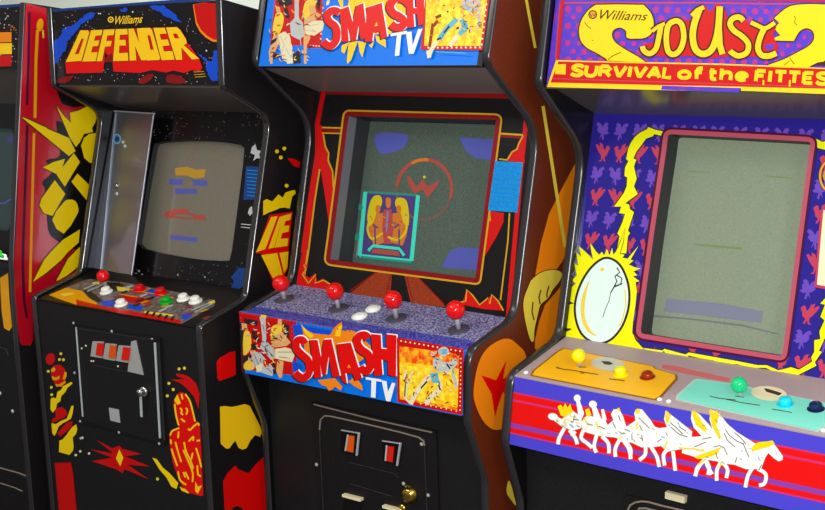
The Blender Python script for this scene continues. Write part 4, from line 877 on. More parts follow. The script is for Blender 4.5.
# ================================================================== two-player jousting cabinet, purple and yellow
def joust():
    J = Cab(0.7227, 0.0438, -0.0105, 0.690, None)
    P0, P1, P2, P3, P4, P5, P6, P7 = (.0231, 1.6427), (-.0126, 1.4778), (.1511, 1.3295), (.0552, .9395), (-.1204, .903), (-.1437, .7637), (-.0939, .6233), (-.0939, .02)
    PT = (.0475, 1.756)
    root = J.empty('arcade_cabinet', 'arcade cabinet with a purple bezel, cracked egg artwork and white winged horses along its front', 'arcade cabinet')
    front = fillet([PT, P0, P1, P2, P3, P4, P5, P6, P7], [0, 0, .03, .10, .05, .04, .05, .08, 0], 8)
    back_top = (.49, 1.73)
    mbr, fin = side_panels(J, front, back_top, 'black', 'black', 'trim'); fin(); shell(J, PT, back_top)
    # ---- marquee
    pl = Plane(J, P0, P1, .014); mb = slab(J, pl, .004, pl.L + .112, 'purple_joust', x0=T + .002, x1=J.w - T - .002); a = Art(pl, mb)
    F = crop(540, 0, 5.37); G = crop(635, 0, 5.37); Hh = crop(730, 0, 5.368)
    a.dots([(568 + 11 * c + 5.5 * (r % 2), 9 + 8.5 * r + (.012 * 11 * c)) for r in range(7) for c in range(26)], 2.9, 'magenta_spot', .5)
    a.stroke([(563, 3), (572, 3), (700, 3), (850, 5)], 1.6, 'bird_red').stroke([(570, -2), (700, -1.5), (850, .5)], 3, 'red').stroke([(563, -4), (557, 60)], 3.6, 'red').stroke([(560, 3), (555.5, 60)], 1.2, 'bird_red')
    # the two big yellow flourishes
    left = smooth(F([(300, 26), (420, 24), (537, 26)]), 4) + smooth(G([(45, 25), (85, 70), (100, 125), (88, 178), (50, 204), (0, 207)]), 4) + smooth([(631, 38.8), (626.5, 37), (626, 31), (620, 27.5), (613.5, 30), (612, 36), (616, 43), (627, 50.5), (636, 55.5), (645, 61.5)], 4) + F([(560, 335), (360, 325)]) + smooth(F([(355, 315), (300, 282), (250, 255), (218, 215), (210, 160), (225, 105), (260, 55), (298, 27)]), 4)
    a.stroke(left, 2.6, 'brown_line', True).poly(left, 'yellow')
    right = Hh([(237, 97)]) + smooth(Hh([(240, 95), (300, 45), (350, 27), (440, 22), (540, 26)]), 4) + Hh([(590, 60), (600, 180), (560, 280), (500, 332), (436, 352), (420, 362), (200, 352)]) + smooth(Hh([(215, 345), (290, 318), (360, 282), (425, 245), (452, 205), (442, 165), (408, 151), (372, 170), (342, 220)]), 4) + Hh([(208, 216), (270, 190), (236, 150), (264, 124)])
    a.stroke(right, 2.4, 'brown_line', True).poly(right, 'yellow').poly(Hh([(436, 352), (470, 335), (560, 322), (600, 350), (500, 352)]), 'brown_line')
    a.strokes([F([(365, 320), (390, 300), (435, 280)]), F([(240, 120), (255, 140), (275, 155)]), F([(280, 215), (286, 218)]), Hh([(345, 85), (352, 100), (345, 120), (360, 135)]), Hh([(320, 310), (345, 345)]), Hh([(290, 350), (320, 325)])], .7, 'brown_line')
    # title letters
    pJ = [G([(92, 168), (125, 142), (160, 126)]), smooth(G([(140, 135), (128, 200), (112, 262), (78, 288), (48, 272), (40, 248)]), 4)]
    pO = smooth(G([(222, 112), (180, 135), (168, 205), (178, 275), (210, 292), (245, 262), (262, 200), (252, 135)]), 4, True)
    pU = [G([(305, 85), (335, 55), (370, 38)]), smooth(G([(345, 52), (318, 130), (310, 200), (325, 265), (365, 290), (410, 268), (438, 200), (450, 120), (455, 35)]), 4), G([(455, 40), (450, 150), (455, 240), (470, 290)])]
    pS = smooth(Hh([(72, 112), (50, 92), (15, 100), (0, 130), (22, 165), (65, 195), (98, 235), (90, 282), (45, 300), (10, 282), (0, 272)]), 4)
    pT = [smooth(Hh([(112, 120), (150, 138), (190, 152), (240, 122)]), 4), smooth(Hh([(185, 150), (160, 205), (150, 260), (170, 296), (210, 300), (248, 285)]), 4)]
    def title(g, m):
        a.k += 1
        for q, w in ((pJ[0], 3.4), (pJ[1], 5.2), (pU[0], 4.5), (pU[1], 6.4), (pU[2], 6), (pS, 5.4), (pT[0], 4.2), (pT[1], 5.6)): a.stroke(q, w + g, m, step=False)
        a.stroke(pO, 5.4 + g, m, True, step=False)
    a.poly(G([(120, 130), (160, 115), (200, 100), (290, 110), (330, 40), (450, 22), (490, 60), (500, 130), (540, 90), (600, 110), (620, 140), (690, 150), (760, 145), (740, 190), (770, 250), (760, 290), (680, 310), (560, 300), (480, 305), (420, 310), (280, 300), (200, 310), (110, 300), (50, 300), (45, 240), (110, 220)]), 'red')
    a.polys([G([(430, 18), (415, 55), (395, 60), (385, 30)]), Hh([(185, 240), (240, 235), (235, 262), (200, 270)])], 'purple_joust')
    title(3.4, 'brown_line'); title(0, 'yellow_warm')
    a.poly(smooth(G([(218, 150), (195, 170), (188, 215), (196, 255), (210, 262), (230, 240), (240, 195), (236, 160)]), 3, True), 'red')
    # maker's script and roundel
    a.dots(F([(283, 78)]), 4.6, 'brown_line').dots(F([(283, 78)]), 3.4, 'orange_gold').stroke(F([(268, 72), (276, 88), (284, 74), (290, 88), (298, 74)]), 1.0, 'brown_line')
    a.text('Williams', (600.5, 9.5), (600, 19.5), (648, 12), (647, 20.5), 'brown_line', .4, .0)
    # banner
    a.poly([(556, 60), (600, 61.2), (720, 63.6), (850, 69), (850, 92), (721, 88.2), (721, 90), (700, 91), (660, 90), (547, 87)], 'yellow_warm').poly([(558.5, 61.5), (720, 65), (850, 70), (850, 89.3), (722, 86.2), (668, 85.3), (550.5, 82.5)], 'red').poly([(662, 85.6), (741, 88), (738, 92.5), (661, 89.6)], 'purple_joust').strokes([[(552, 78.6), (668, 82.2), (740, 84.4), (850, 88)]], 1.0, 'bird_red')
    a.strokes([[(741, 88.8), (850, 93.2)]], 3.7, 'yellow_warm')
    a.poly([(556, 64.5), (566, 64), (565.5, 74.5), (555, 74)], 'yellow_warm')
    letters(a, 'SURVIVAL', (572, 65.2), (570, 75.3), (673, 67.7), (671.4, 77.9), 3.8, 'yellow_warm')
    letters(a, 'of', (678.6, 67.6), (677.4, 78.4), (703, 68.2), (701.8, 79), 3.8, 'yellow_warm', .2)
    letters(a, 'the', (709.6, 68.3), (708.4, 79.2), (748.6, 69.6), (747.4, 80.6), 3.8, 'yellow_warm', .2)
    letters(a, 'FITTEST', (755.6, 70.2), (754.4, 81), (843, 74), (842, 85), 3.8, 'yellow_warm', .16)
    a.strokes([[(763.5, 80), (763.3, 85)], [(790, 80), (789.6, 86.5)]], 1.8, 'yellow_warm')
    mb.build('marquee', root)['label'] = 'purple marquee with yellow flourished lettering and a red banner'
    # ---- hood underside, with the edge of the marquee retainer
    gl = Plane(J, P2, P3, .015); gtop = gl.ab(593, 113.5)[1]; bk = gl.at(0, gtop, 0)
    hood = Plane(J, (bk.y, bk.z), (P1[0] + .028, P1[1] - .003), 0)
    slab(J, hood, 0, hood.L, 'underside_gloss', .006, h=.006).build('hood_underside', root)
    MB().box((T, P1[0] + .017, P1[1] - .010), (J.w - T, P1[0] + .030, P1[1] - .001), 'underside').build('marquee_retainer', root)
    # ---- bezel
    Fr = fillet([(649, 235), (661.5, 150), (664, 129), (682, 130), (790, 135.8), (816.5, 137.4), (813, 158), (790, 334), (786, 361.5), (768, 358.6), (658, 341), (635, 337.4), (637.5, 318), (649, 235.01)], [0, 0, 13, 0, 0, 13, 0, 0, 16, 0, 0, 13, 0, 0], 6)
    Fr = [p for i, p in enumerate(Fr) if math.hypot(p[0] - Fr[i - 1][0], p[1] - Fr[i - 1][1]) > .3]
    def inset(P, d):
        out = []; n = len(P)
        for i in range(n):
            x0, y0 = P[i - 1]; x1, y1 = P[(i + 1) % n]; l = math.hypot(x1 - x0, y1 - y0) or 1
            out.append((P[i][0] - (y1 - y0) / l * d, P[i][1] + (x1 - x0) / l * d))
        return out
    hole = inset(Fr, 4.6)
    E = crop(560, 240, 5.1); N = crop(580, 110, 3.643); Q = crop(715, 330, 7.5); V = crop(615, 250, 3.924)
    def art_b(a):
        # repeating silhouettes of birds
        bird = [(-9, -5), (-6, -8), (-4, -7), (-3, -3), (-1, -4), (1, -9), (5, -11), (4, -6), (8, -9), (10, -8), (7, -3), (4, 1), (1, 4), (1, 8), (4, 10), (0, 10), (-1, 6), (-3, 10), (-5, 10), (-3, 5), (-6, 3), (-7, -1)]
        blob = [(-7, -7), (-4, -9), (-1, -7), (0, -3), (3, -7), (7, -9), (9, -6), (6, -4), (7, 0), (4, 3), (1, 4), (3, 10), (0, 6), (-1, 11), (-3, 10), (-2, 4), (-5, 5), (-9, 3), (-6, 1), (-7, -3), (-5, -5)]
        win = [a.p.ab(*q) for q in inset(Fr, 1.5)]
        def inside(q):
            c = False
            for (x1, y1), (x2, y2) in zip(win, win[1:] + win[:1]):
                if (y1 > q[1]) != (y2 > q[1]) and q[0] < (x2 - x1) * (q[1] - y1) / (y2 - y1) + x1: c = not c
            return c
        wx = sum(q[0] for q in win) / len(win)
        reds, vios = [], []
        for r in range(11):
            for c in range(14):
                A_, B_ = .045 + c * .044 + .022 * (r % 2) * .3, gtop - .035 - r * .047
                (reds if r % 2 else vios).append((A_, B_))
        for lst, sh, m, sc in ((reds, bird, 'bird_red', .0019), (vios, blob, 'violet', .0019)):
            a.k += 1
            for i, (A_, B_) in enumerate(lst):
                f = 1 if i % 3 else -1
                poly = [(A_ + x * f * sc, B_ - y * sc) for x, y in sh]
                if not all(T < p[0] < J.w - T and -.0 < p[1] < gtop for p in poly) or sum(inside(q) for q in poly) > len(poly) * .6: continue
                fixed = []
                for q in poly:
                    while inside(q): q = (q[0] + (.001 if A_ > wx else -.001), q[1])
                    fixed.append(q)
                if len(set(fixed)) > 5: a.flat([fixed], m)
        # lightning round the window
        b1 = N([(312, 80), (275, 72), (248, 62), (244, 70), (216, 84), (200, 98), (186, 118), (176, 140), (168, 178), (176, 186), (164, 210), (162, 240), (172, 246), (170, 278), (160, 302), (124, 352), (150, 352), (142, 376), (164, 378), (154, 410), (136, 450), (144, 460), (132, 520)])
        b2 = N([(136, 522), (154, 522), (160, 460), (168, 448), (160, 440), (174, 398), (182, 372), (168, 362), (164, 344), (150, 340), (196, 306), (182, 278), (192, 250), (182, 206), (190, 182), (180, 176), (192, 150), (212, 124), (226, 104), (250, 96), (256, 88), (290, 96), (300, 92)])
        bolt = b1 + [(x + 4, y) for x, y in b2]
        right = [(823, 158), (832, 150), (834, 170), (828, 240), (832, 300), (824, 330), (820, 322), (826, 300)]
        bot = V([(40, 360), (70, 380), (110, 402), (180, 404), (192, 396), (200, 408), (280, 424), (290, 414), (330, 424), (390, 434), (400, 444), (480, 448), (530, 462), (590, 462), (640, 484), (658, 478), (700, 500), (750, 474), (790, 454), (784, 440), (812, 400), (800, 396), (826, 340), (840, 310)])
        bot2 = V([(846, 200), (824, 190), (806, 210), (824, 215), (806, 262), (822, 276), (802, 320), (806, 350), (782, 354), (782, 400), (770, 420), (774, 438), (722, 470), (690, 460), (660, 468), (640, 472), (596, 452), (560, 452), (480, 436), (400, 422), (290, 402), (276, 410), (194, 388), (186, 394), (110, 384), (80, 350), (55, 330)])
        a.stroke(bolt, 2.2, 'dark_art', True).poly(bolt, 'yellow_green')
        low = bot + bot2
        a.stroke(low, 2.0, 'dark_art', True).poly(low, 'yellow_green')
        top = [(812, 138), (819, 140), (822, 142), (826, 141), (845, 143), (845, 152), (826, 150), (818, 148)]
        a.stroke(top, 1.8, 'dark_art', True).poly(top, 'yellow_green')
        # burst and cracked egg
        pts = []
        cx_, cy_ = 601, 301
        rays = [(90, 240), (20, 290)]
        spike = E([(20, 540), (30, 470), (60, 452), (22, 448), (40, 400), (48, 330), (70, 322), (52, 312), (60, 240), (80, 222), (60, 205), (85, 180), (72, 120), (92, 128), (82, 60), (108, 85), (95, 30), (130, 60), (140, 70), (168, 98), (158, 50), (155, 15), (185, 60), (200, 75), (214, 60), (225, 78), (240, 45), (252, 78), (266, 40), (272, 75), (285, 60), (310, 5), (330, -60), (322, 10), (305, 70), (330, 75), (318, 90), (345, 95), (400, 30), (360, 100), (375, 105), (350, 125), (385, 140), (412, 145), (375, 160), (395, 180), (372, 185), (405, 210), (385, 215), (392, 260), (385, 330), (372, 420), (368, 470), (385, 510), (430, 560), (520, 610), (430, 600), (330, 580), (250, 570), (60, 530)])
        a.stroke(spike, 1.2, 'dark_art', True).poly(spike, 'yellow_green')
        a.polys([E([(20, 448), (60, 456), (28, 470)]), E([(40, 318), (72, 324), (42, 330)])], 'dark_art')
        egg = smooth(E([(250, 98), (205, 108), (150, 160), (105, 240), (82, 330), (88, 410), (115, 475), (160, 512), (205, 522), (260, 500), (310, 440), (340, 360), (348, 280), (335, 200), (300, 130)]), 5, True)
        a.stroke(egg, 4.6, 'dark_art', True).poly(egg, 'egg')
        a.poly(smooth(E([(150, 205), (115, 280), (105, 360), (118, 430), (150, 475), (190, 490), (160, 465), (132, 410), (125, 350), (135, 270)]), 4, True), 'yellow_soft').dots(E([(215, 150)]), 2.0, 'yellow_soft').stroke(smooth(E([(330, 250), (335, 320), (320, 400), (300, 440)]), 4), 1.2, 'yellow_soft')
        a.strokes([E([(290, 140), (305, 165), (280, 185), (290, 210), (275, 240), (258, 270)]), E([(290, 180), (315, 195), (310, 225), (280, 235)]), E([(275, 240), (300, 230), (318, 222)])], 1.2, 'dark_art').strokes([E([(258, 270), (250, 310), (232, 350), (218, 395)])], .6, 'dark_art')
        # window frame
        a.stroke(inset(Fr, -1.0), 2.6, 'maroon', True).stroke(inset(Fr, 2.4), 4.8, 'pink_frame', True)
        # badge and instruction card at the right edge
        a.stroke(ellipse(832, 176, 12, 16, 0, 24), 3.6, 'dark_art', True).stroke(ellipse(832, 176, 12, 16, 0, 24), 2.2, 'orange_gold', True).dots([(832, 176)], 9.6, 'gold_line')
        a.poly([(818.6, 232), (822, 205), (846, 208), (840, 292), (814.5, 287)], 'bird_red').poly([(821, 236), (823.4, 210), (846, 212), (840, 289), (817, 284.5)], 'paper')
    def art_s(a):
        U_ = crop(615, 120, 3.924)
        a.polys([U_([(290, 198), (375, 203), (374, 208), (290, 203)]), U_([(590, 216), (695, 226), (694, 232), (590, 222)]), U_([(310, 484), (500, 500), (500, 510), (310, 492)])], 'glow_dim_green')
        a.polys([V([(200, 190), (420, 210), (580, 240), (572, 285), (420, 268), (190, 240)])], 'glow_dim_blue')
        a.polys([V([(150, 255), (300, 268), (500, 292), (640, 328), (640, 332), (500, 300), (300, 274), (150, 262)])], 'shroud_light')
    bezel_and_screen(J, gl, -.012, gtop, hole, 'purple_bezel', 'shroud', .045, 'crt_green', .004, art_b, art_s, .03)
    # ---- control panel
    cpn = Plane(J, P3, P4, .002); mb = slab(J, cpn, .0, cpn.L + .03, 'grey_panel', .018); a = Art(cpn, mb)
    Cg = crop(500, 340, 4.583); Ct = crop(660, 360, 5)
    a.polys([Ct([(20, 30), (60, 26), (200, 58), (350, 90), (345, 112), (200, 84), (20, 46)]), Cg([(745, 112), (800, 118), (800, 140), (740, 128)])], 'pink_label')
    mb.build('control_panel', root)['label'] = 'grey control panel'
    gq = [(530.2, 374.5), (532.5, 370.5), (557, 351), (563, 347.8), (654, 366), (656, 368.5), (677, 374.5), (677.5, 378), (661, 396.5), (656, 399)]
    m = MB(); plate(m, cpn, gq, 0, .003, 'plate_gold_edge'); mid = (605, 374)
    plate(m, cpn, [lerp(q, mid, .03) for q in gq], .003, .0042, 'plate_gold'); ag = Art(cpn, m, .0044)
    ag.strokes([Cg([(258, 126), (290, 134), (330, 138)]), Cg([(330, 138), (400, 150), (450, 158)]), Cg([(360, 124), (395, 124)]), Cg([(365, 150), (385, 152)])], .8, 'brown_line').polys([Cg([(255, 120), (275, 128), (265, 132)]), Cg([(500, 176), (570, 184), (570, 188), (500, 180)])], 'ink')
    ag.poly(Cg(ellipse(494, 110, 76, 31, 6)), 'oval').polys([Cg([(462, 96), (500, 98), (520, 108), (505, 114), (480, 112)])], 'ink')
    o = m.build('player_plate', root); o['label'] = 'orange-gold player plate'
    tq = [(675.6, 398.5), (676.5, 395), (694, 379.5), (697, 378.8), (730, 383), (835, 404.5), (838, 416), (822, 428.5), (817, 430.5)]
    m = MB(); plate(m, cpn, tq, 0, .003, 'plate_edge'); mid = (757, 404)
    plate(m, cpn, [lerp(q, mid, .03) for q in tq], .003, .0042, 'plate_teal'); at = Art(cpn, m, .0044)
    at.strokes([Ct([(248, 180), (300, 192), (380, 200)]), Ct([(330, 196), (420, 215), (500, 226)]), Ct([(375, 180), (420, 186)]), Ct([(560, 245), (660, 262)])], .8, 'brown_line')
    at.poly(Ct(ellipse(545, 167, 90, 36, 6)), 'cream').polys([Ct([(520, 140), (545, 145), (610, 165), (595, 178), (530, 158)])], 'ink')
    m.build('player_plate', root)['label'] = 'teal player plate'
    joystick(J, cpn, (580, 367.5), (579, 355.6), .0148, 'ball_yellow', 'yellow ball-top joystick', 'plate_gold_edge', .012)
    joystick(J, cpn, (740, 396.5), (738.6, 385), .0152, 'ball_green', 'green ball-top joystick', 'plate_gold_edge', .012)
    button(J, cpn, (621, 376.2), .0165, 'ball_yellow', 'yellow push button', .020); button(J, cpn, (647.6, 378.8), .0165, 'button_brown', 'dark orange push button', .015)
    button(J, cpn, (785.5, 406.5), .0165, 'button_cyan', 'cyan push button', .018); button(J, cpn, (816, 410.8), .0165, 'button_navy', 'navy blue push button', .016)
    # ---- printed front below the controls
    fr = Plane(J, P4, P5, .002)
    mb = slab(J, fr, -.002, fr.L - .003, 'blue_panel', .016, T, J.w - T); a = Art(fr, mb)
    def band(t0, t1, m):
        TLf, TRf, BLf, BRf = (510, 374), (835, 436), (506, 446.5), (831, 521)
        a.poly([lerp(TLf, BLf, t0), lerp(TRf, BRf, t0), lerp(TRf, BRf, t1), lerp(TLf, BLf, t1)], m)
    for t0, t1, m_ in ((.235, .255, 'magenta_line'), (.255, .80, 'red_vivid'), (.335, .365, 'magenta_line'), (.66, .725, 'purple_stripe'), (.79, .81, 'magenta_line')): band(t0, t1, m_)
    h1, h2, h3 = crop(540, 380, 5.1), crop(620, 390, 5.1), crop(690, 400, 5.1)
    bodies = [h1(ellipse(66, 187, 25, 17, 10)), h1([(75, 180), (110, 200), (170, 160), (212, 190), (212, 245), (165, 258), (110, 235), (70, 205)]), h1(ellipse(190, 92, 17, 17)), h1(ellipse(270, 124, 20, 18, 20)),
              h1([(210, 215), (240, 180), (285, 190), (330, 200), (345, 230), (375, 205), (362, 175), (375, 150), (405, 150), (425, 190), (440, 240), (490, 205), (480, 170), (490, 150), (520, 150), (560, 200), (600, 260), (560, 300), (510, 318), (440, 312), (380, 292), (300, 285), (220, 262)]),
              h2([(-10, 180), (60, 190), (80, 160), (75, 120), (88, 95), (105, 108), (125, 130), (168, 185), (200, 195), (240, 190), (225, 150), (232, 106), (290, 150), (368, 212), (362, 262), (320, 300), (270, 308), (240, 315), (210, 285), (160, 292), (110, 292), (60, 268), (-10, 262)]),
              h3([(-40, 200), (0, 190), (60, 185), (20, 140), (5, 95), (10, 50), (50, 75), (100, 130), (115, 150), (100, 100), (105, 48), (150, 70), (190, 122), (240, 165), (320, 215), (345, 228), (400, 212), (420, 215), (440, 240), (472, 285), (472, 305), (452, 312), (430, 298), (400, 270), (384, 292), (362, 350), (330, 352), (285, 352), (230, 330), (190, 325), (160, 332), (140, 312), (60, 300), (0, 282), (-40, 270)])]
    legs = [h1([(125, 245), (98, 295), (92, 328)]), h1([(150, 255), (180, 295), (190, 328)]), h1([(180, 262), (160, 285)]), h1([(222, 255), (210, 295), (240, 322), (266, 345)]), h1([(292, 270), (276, 335), (288, 370)]), h1([(315, 288), (348, 322), (352, 374)]), h1([(408, 300), (384, 350), (385, 392)]), h1([(435, 312), (462, 352), (460, 402)]),
            h2([(20, 262), (45, 300), (56, 352)]), h2([(130, 285), (128, 330), (98, 358)]), h2([(158, 290), (188, 340), (200, 392)]), h2([(248, 300), (222, 330), (228, 385)]), h2([(270, 312), (276, 360), (282, 412)]), h2([(430, 360), (395, 395), (385, 440)]), h2([(435, 360), (450, 395), (470, 430)]),
            h3([(75, 305), (45, 340), (25, 388)]), h3([(80, 305), (98, 345), (92, 382)]), h3([(160, 315), (138, 355), (136, 412)]), h3([(172, 325), (192, 355), (185, 398)]), h3([(320, 345), (296, 385), (282, 446)]), h3([(345, 350), (386, 378), (380, 425), (352, 435)])]
    legs = [smooth(l, 4) for l in legs]
    a.k += 1
    for q in bodies: a.stroke(q, .9, 'ink_soft', True, False)
    for q in legs: a.stroke(q, 4.2, 'ink_soft', step=False)
    a.polys(bodies + [h1([(183, 100), (200, 96), (225, 170), (215, 195), (195, 180)]), h1([(262, 132), (284, 130), (310, 190), (300, 220), (278, 205)]), h1([(312, 150), (326, 148), (340, 200), (330, 218), (318, 205)])], 'white').strokes(legs, 3.5, 'white')
    a.polys([h1([(90, 135), (105, 125), (118, 140), (128, 118), (140, 140), (155, 122), (162, 150), (172, 158), (150, 175), (130, 190), (105, 180)]), h1([(230, 150), (250, 145), (262, 175), (250, 190), (236, 178)]), h1([(392, 145), (404, 140), (412, 160), (402, 162)]), h1([(486, 152), (505, 145), (510, 165), (492, 165)]), h2([(78, 118), (88, 95), (105, 112), (90, 122)]), h2([(228, 130), (236, 104), (262, 128), (240, 180)]), h3([(310, 248), (330, 225), (350, 215), (400, 210), (420, 206), (432, 222), (405, 240), (360, 250), (318, 264)]),
             h3([(98, 55), (105, 45), (122, 62), (135, 55), (150, 75), (135, 130), (160, 190), (148, 200), (110, 130)]), h3([(8, 60), (22, 52), (40, 75), (60, 110), (90, 150), (70, 160), (28, 125)]), h3([(20, 290), (60, 275), (120, 255), (160, 238), (140, 275), (90, 295), (40, 302)])], 'yellow')
    busy_in(a, bodies[1:2] + bodies[4:], 70, ('yellow_soft', 'ink_soft', 'yellow', 'cyan_art', 'grey_art'), 2.6, 1.2)
    a.strokes([h3(q) for q in ([(180, 150), (200, 180), (240, 210), (275, 225)], [(175, 170), (190, 205), (230, 240)], [(225, 165), (262, 195), (285, 225)], [(120, 240), (150, 232), (175, 245), (190, 280)], [(240, 290), (230, 320)], [(270, 220), (300, 290)], [(132, 268), (140, 300)], [(60, 200), (110, 190)], [(436, 258), (440, 262)], [(365, 330), (350, 360)], [(20, 240), (80, 215)])] + [h2(q) for q in ([(255, 165), (290, 195), (320, 225)], [(260, 190), (300, 225), (345, 240)], [(95, 140), (130, 175), (150, 195)], [(190, 265), (210, 250)], [(110, 230), (115, 260)], [(60, 225), (62, 255)], [(300, 185), (335, 210)])] + [h1(q) for q in ([(170, 200), (200, 205)], [(240, 225), (270, 230)], [(300, 235), (330, 250)], [(370, 215), (385, 245)], [(430, 250), (460, 262)], [(175, 180), (170, 210)], [(400, 180), (410, 210)])], .8, 'ink')
    a.strokes([h1(q) for q in ([(225, 190), (240, 225)], [(285, 215), (300, 250)], [(120, 210), (130, 235)], [(500, 215), (490, 235)])] + [h2(q) for q in ([(240, 265), (225, 300)], [(300, 295), (380, 300), (430, 310)])] + [h3([(40, 330), (75, 305)]), h3([(150, 345), (160, 315)])], 1.6, 'yellow_soft')
    mb.build('control_panel_front', root)['label'] = 'blue and red striped front printed with white winged horses'
    # screws along the front edge of the controls, flash glint painted as white
    for q in ((526, 373), (659.6, 399.8), (668.6, 401.8), (823.6, 431)): MB().lathe(cpn.px(*q), cpn.n, [(.0055, 0), (.005, .002), (.003, .0038), (.0005, .0042)], 'button_white', 14).build('screw', root)
    # ---- lower front
    MB().box((T, P5[0] + .018, P5[1] + .002), (J.w - T, P6[0] + .03, P5[1] + .012), 'black').build('control_panel_bottom', root)
    fp = Plane(J, (P6[0], P5[1]), (P6[0], .02), .012); slab(J, fp, .0, fp.L, 'panel_black', .016).build('front_panel', root)
    K = crop(600, 442, 7.5)
    mb = MB(); plate(mb, fp, K([(190, 395), (900, 585), (900, 1100), (170, 900)]), 0, .005, 'black'); rail(mb, fp, K([(205, 512), (225, 475), (260, 455), (310, 447), (360, 452), (470, 482), (600, 512), (700, 540)]), .0034, .0045, .008, 'beige_line'); rail(mb, fp, K([(262, 560), (290, 500), (340, 500), (420, 520), (520, 545)]), .0034, .0045, .008, 'beige_line')
    cd = mb.build('coin_door', root)
    m = MB(); plate(m, fp, K([(488, 374), (636, 412), (632, 462), (486, 424)]), 0, .010, 'cream'); m.build('plastic_bar', root)['label'] = 'cream plastic bar'
    MB().box((T, -.07, .02), (J.w - T, .47, .038), 'black').build('floor_board', root)
joust()
# ================================================================== red-sided cabinet at the left edge of the picture
def leftmost():
    th = .0429; w = .64; xr = -.722
    A = Cab(xr - w * math.cos(th), -.0862 - w * math.sin(th) + .0, th, w, None)
    sd = SidePlane(A)
    def yz(u, v): a_, b_ = sd.ab(u, v); return (a_, b_)
    P0, P3, P4 = yz(24.8, 2.6), yz(13.3, 262), yz(18.2, 342)
    Pm = yz(21, 68)
    Pb = (P4[0], .02)
    bt = yz(46.5, 8); t = (.49 - P0[0]) / (bt[0] - P0[0]); back_top = (.49, P0[1] + (bt[1] - P0[1]) * min(t, 5.5))
    root = A.empty('arcade_cabinet', 'arcade cabinet with a red side panel and yellow starburst, cut off by the left edge', 'arcade cabinet')
    front = fillet([P0, P3, P4, Pb], [0, .05, .05, 0])
    mbr, fin = side_panels(A, front, back_top, 'black', 'black', 'trim')
    a = Art(sd, mbr)
    Z = crop(0, 120, 3.924); Y2 = crop(0, 60, 7.5); Y1 = crop(0, 260, 7.5)
    a.poly([(26, 3), (60, 12), (110, 40), (115, 300), (60, 330), (33, 322), (33, 340), (30.5, 345.5), (22, 345), (19.8, 342), (17.8, 327), (14.2, 292), (14, 262), (17, 210), (19.4, 127), (20.2, 100), (23, 60)], 'red_side')
    a.stroke([(29.5, 12), (28.5, 60), (27, 105)], 2.6, 'maroon').stroke([(27.4, 125), (25, 190), (22.8, 262), (24, 300), (27, 318)], 2.8, 'maroon')
    a.poly([(52, 80), (62, 104), (73, 107.5), (88, 105.5), (120, 108), (120, 60)], 'black_print')
    a.poly(smooth([(46, 200), (42, 205), (45, 190), (42, 182), (52, 172), (46, 160), (60, 155), (56, 122), (66, 124), (80, 118), (105, 118), (95, 200), (85, 245), (70, 248), (56, 240), (48, 230)], 3, True), 'black_print')
    yl = [Y2([(160, 428), (200, 440), (350, 508)]) + [(47, 128.5), (69, 138), (75.5, 151), (69, 156)], Y2([(422, 342), (472, 410), (532, 472), (524, 395), (590, 378), (650, 348), (700, 370), (732, 405), (715, 470), (690, 510)]) + [(93, 132), (84, 134), (80, 142), (76, 147), (70, 138)],
          Z([(318, 100), (330, 70), (350, 55), (385, 50), (380, 170), (352, 168), (330, 148)]), Z([(168, 186), (210, 165), (255, 152), (240, 200), (222, 212)]), Z([(290, 130), (314, 165), (254, 262), (222, 214)]), Z([(304, 210), (350, 255), (340, 315), (280, 242)]),
          Z([(215, 236), (256, 290), (206, 376), (172, 366), (155, 335), (163, 308)]), Z(smooth([(205, 392), (248, 325), (270, 312), (296, 318), (308, 348), (300, 375), (250, 446)], 2, True)),
          Y1([(330, 0), (380, -60), (470, -150), (600, -230), (590, -130), (520, -70), (460, 0), (350, 95), (246, 165)]), Y1([(510, -10), (600, -100), (600, 20), (575, 60), (500, 120), (420, 160)])]
    a.k += 1
    for q in yl: a.stroke(q, 2.2, 'black_print', True, False)
    a.polys(yl, 'yellow')
    a.stroke([(37.5, 30), (36, 60), (35, 118)], 3.0, 'orange_gold').stroke([(34, 133), (31, 250), (30, 292)], 2.6, 'orange_gold').poly(ellipse(40, 25, 3.4, 6.4, 8), 'orange_gold').stroke([(43, 30), (43.5, 38)], 1.6, 'yellow_soft')
    fin(); shell(A, P0, back_top)
    # marquee, hood, glass and tube, set deep between the sides
    pm = Plane(A, P0, Pm, .004); mb = slab(A, pm, .0, pm.L - .002, 'black_print'); a = Art(pm, mb)
    a.stars(-6, 8, 18, 64, 60, 'grey_art', .45).poly([(-40, 8), (21, 4), (24, 4.5), (24, 6), (-40, 12)], 'blue_star').polys([[(-30, 33), (11.5, 32), (11.5, 42), (-30, 43)]], 'orange').polys([[(-30, 44), (12, 43), (11.8, 54), (-30, 55)]], 'yellow_warm').polys([[(-30, 56), (11.6, 55), (11.4, 66), (-30, 68)]], 'red').stars(9, 24, 16, 30, 8, 'orange', .6)
    mb.build('marquee', root)['label'] = 'black marquee with orange block letters'
    gp = Plane(A, Pm, P3, .11); g1 = gp.ab(10, 104)[1]
    b = gp.at(0, g1, 0); hood = Plane(A, (b.y, b.z), (Pm[0] + .012, Pm[1] - .002), 0); slab(A, hood, 0, hood.L, 'underside', .006, h=.006).build('hood_underside', root)
    ha = [gp.ab(*q) for q in ((14.2, 128), (11.5, 232))]
    x_r = min(ha[0][0], A.w - T - .03); y_t, y_b = ha[0][1], max(ha[1][1], .03)
    # window outline in panel coordinates, turned back into the photo's frame
    def topx(a_, b_):
        P = A.o + A.ex * gp.at(a_, b_).x + A.ey * gp.at(a_, b_).y; P.z = gp.at(a_, b_).z; d = P - EYE; z = d.dot(FW)
        return (412.5 + F_PX * d.dot(RT) / z, 255 - F_PX * d.dot(UP) / z)
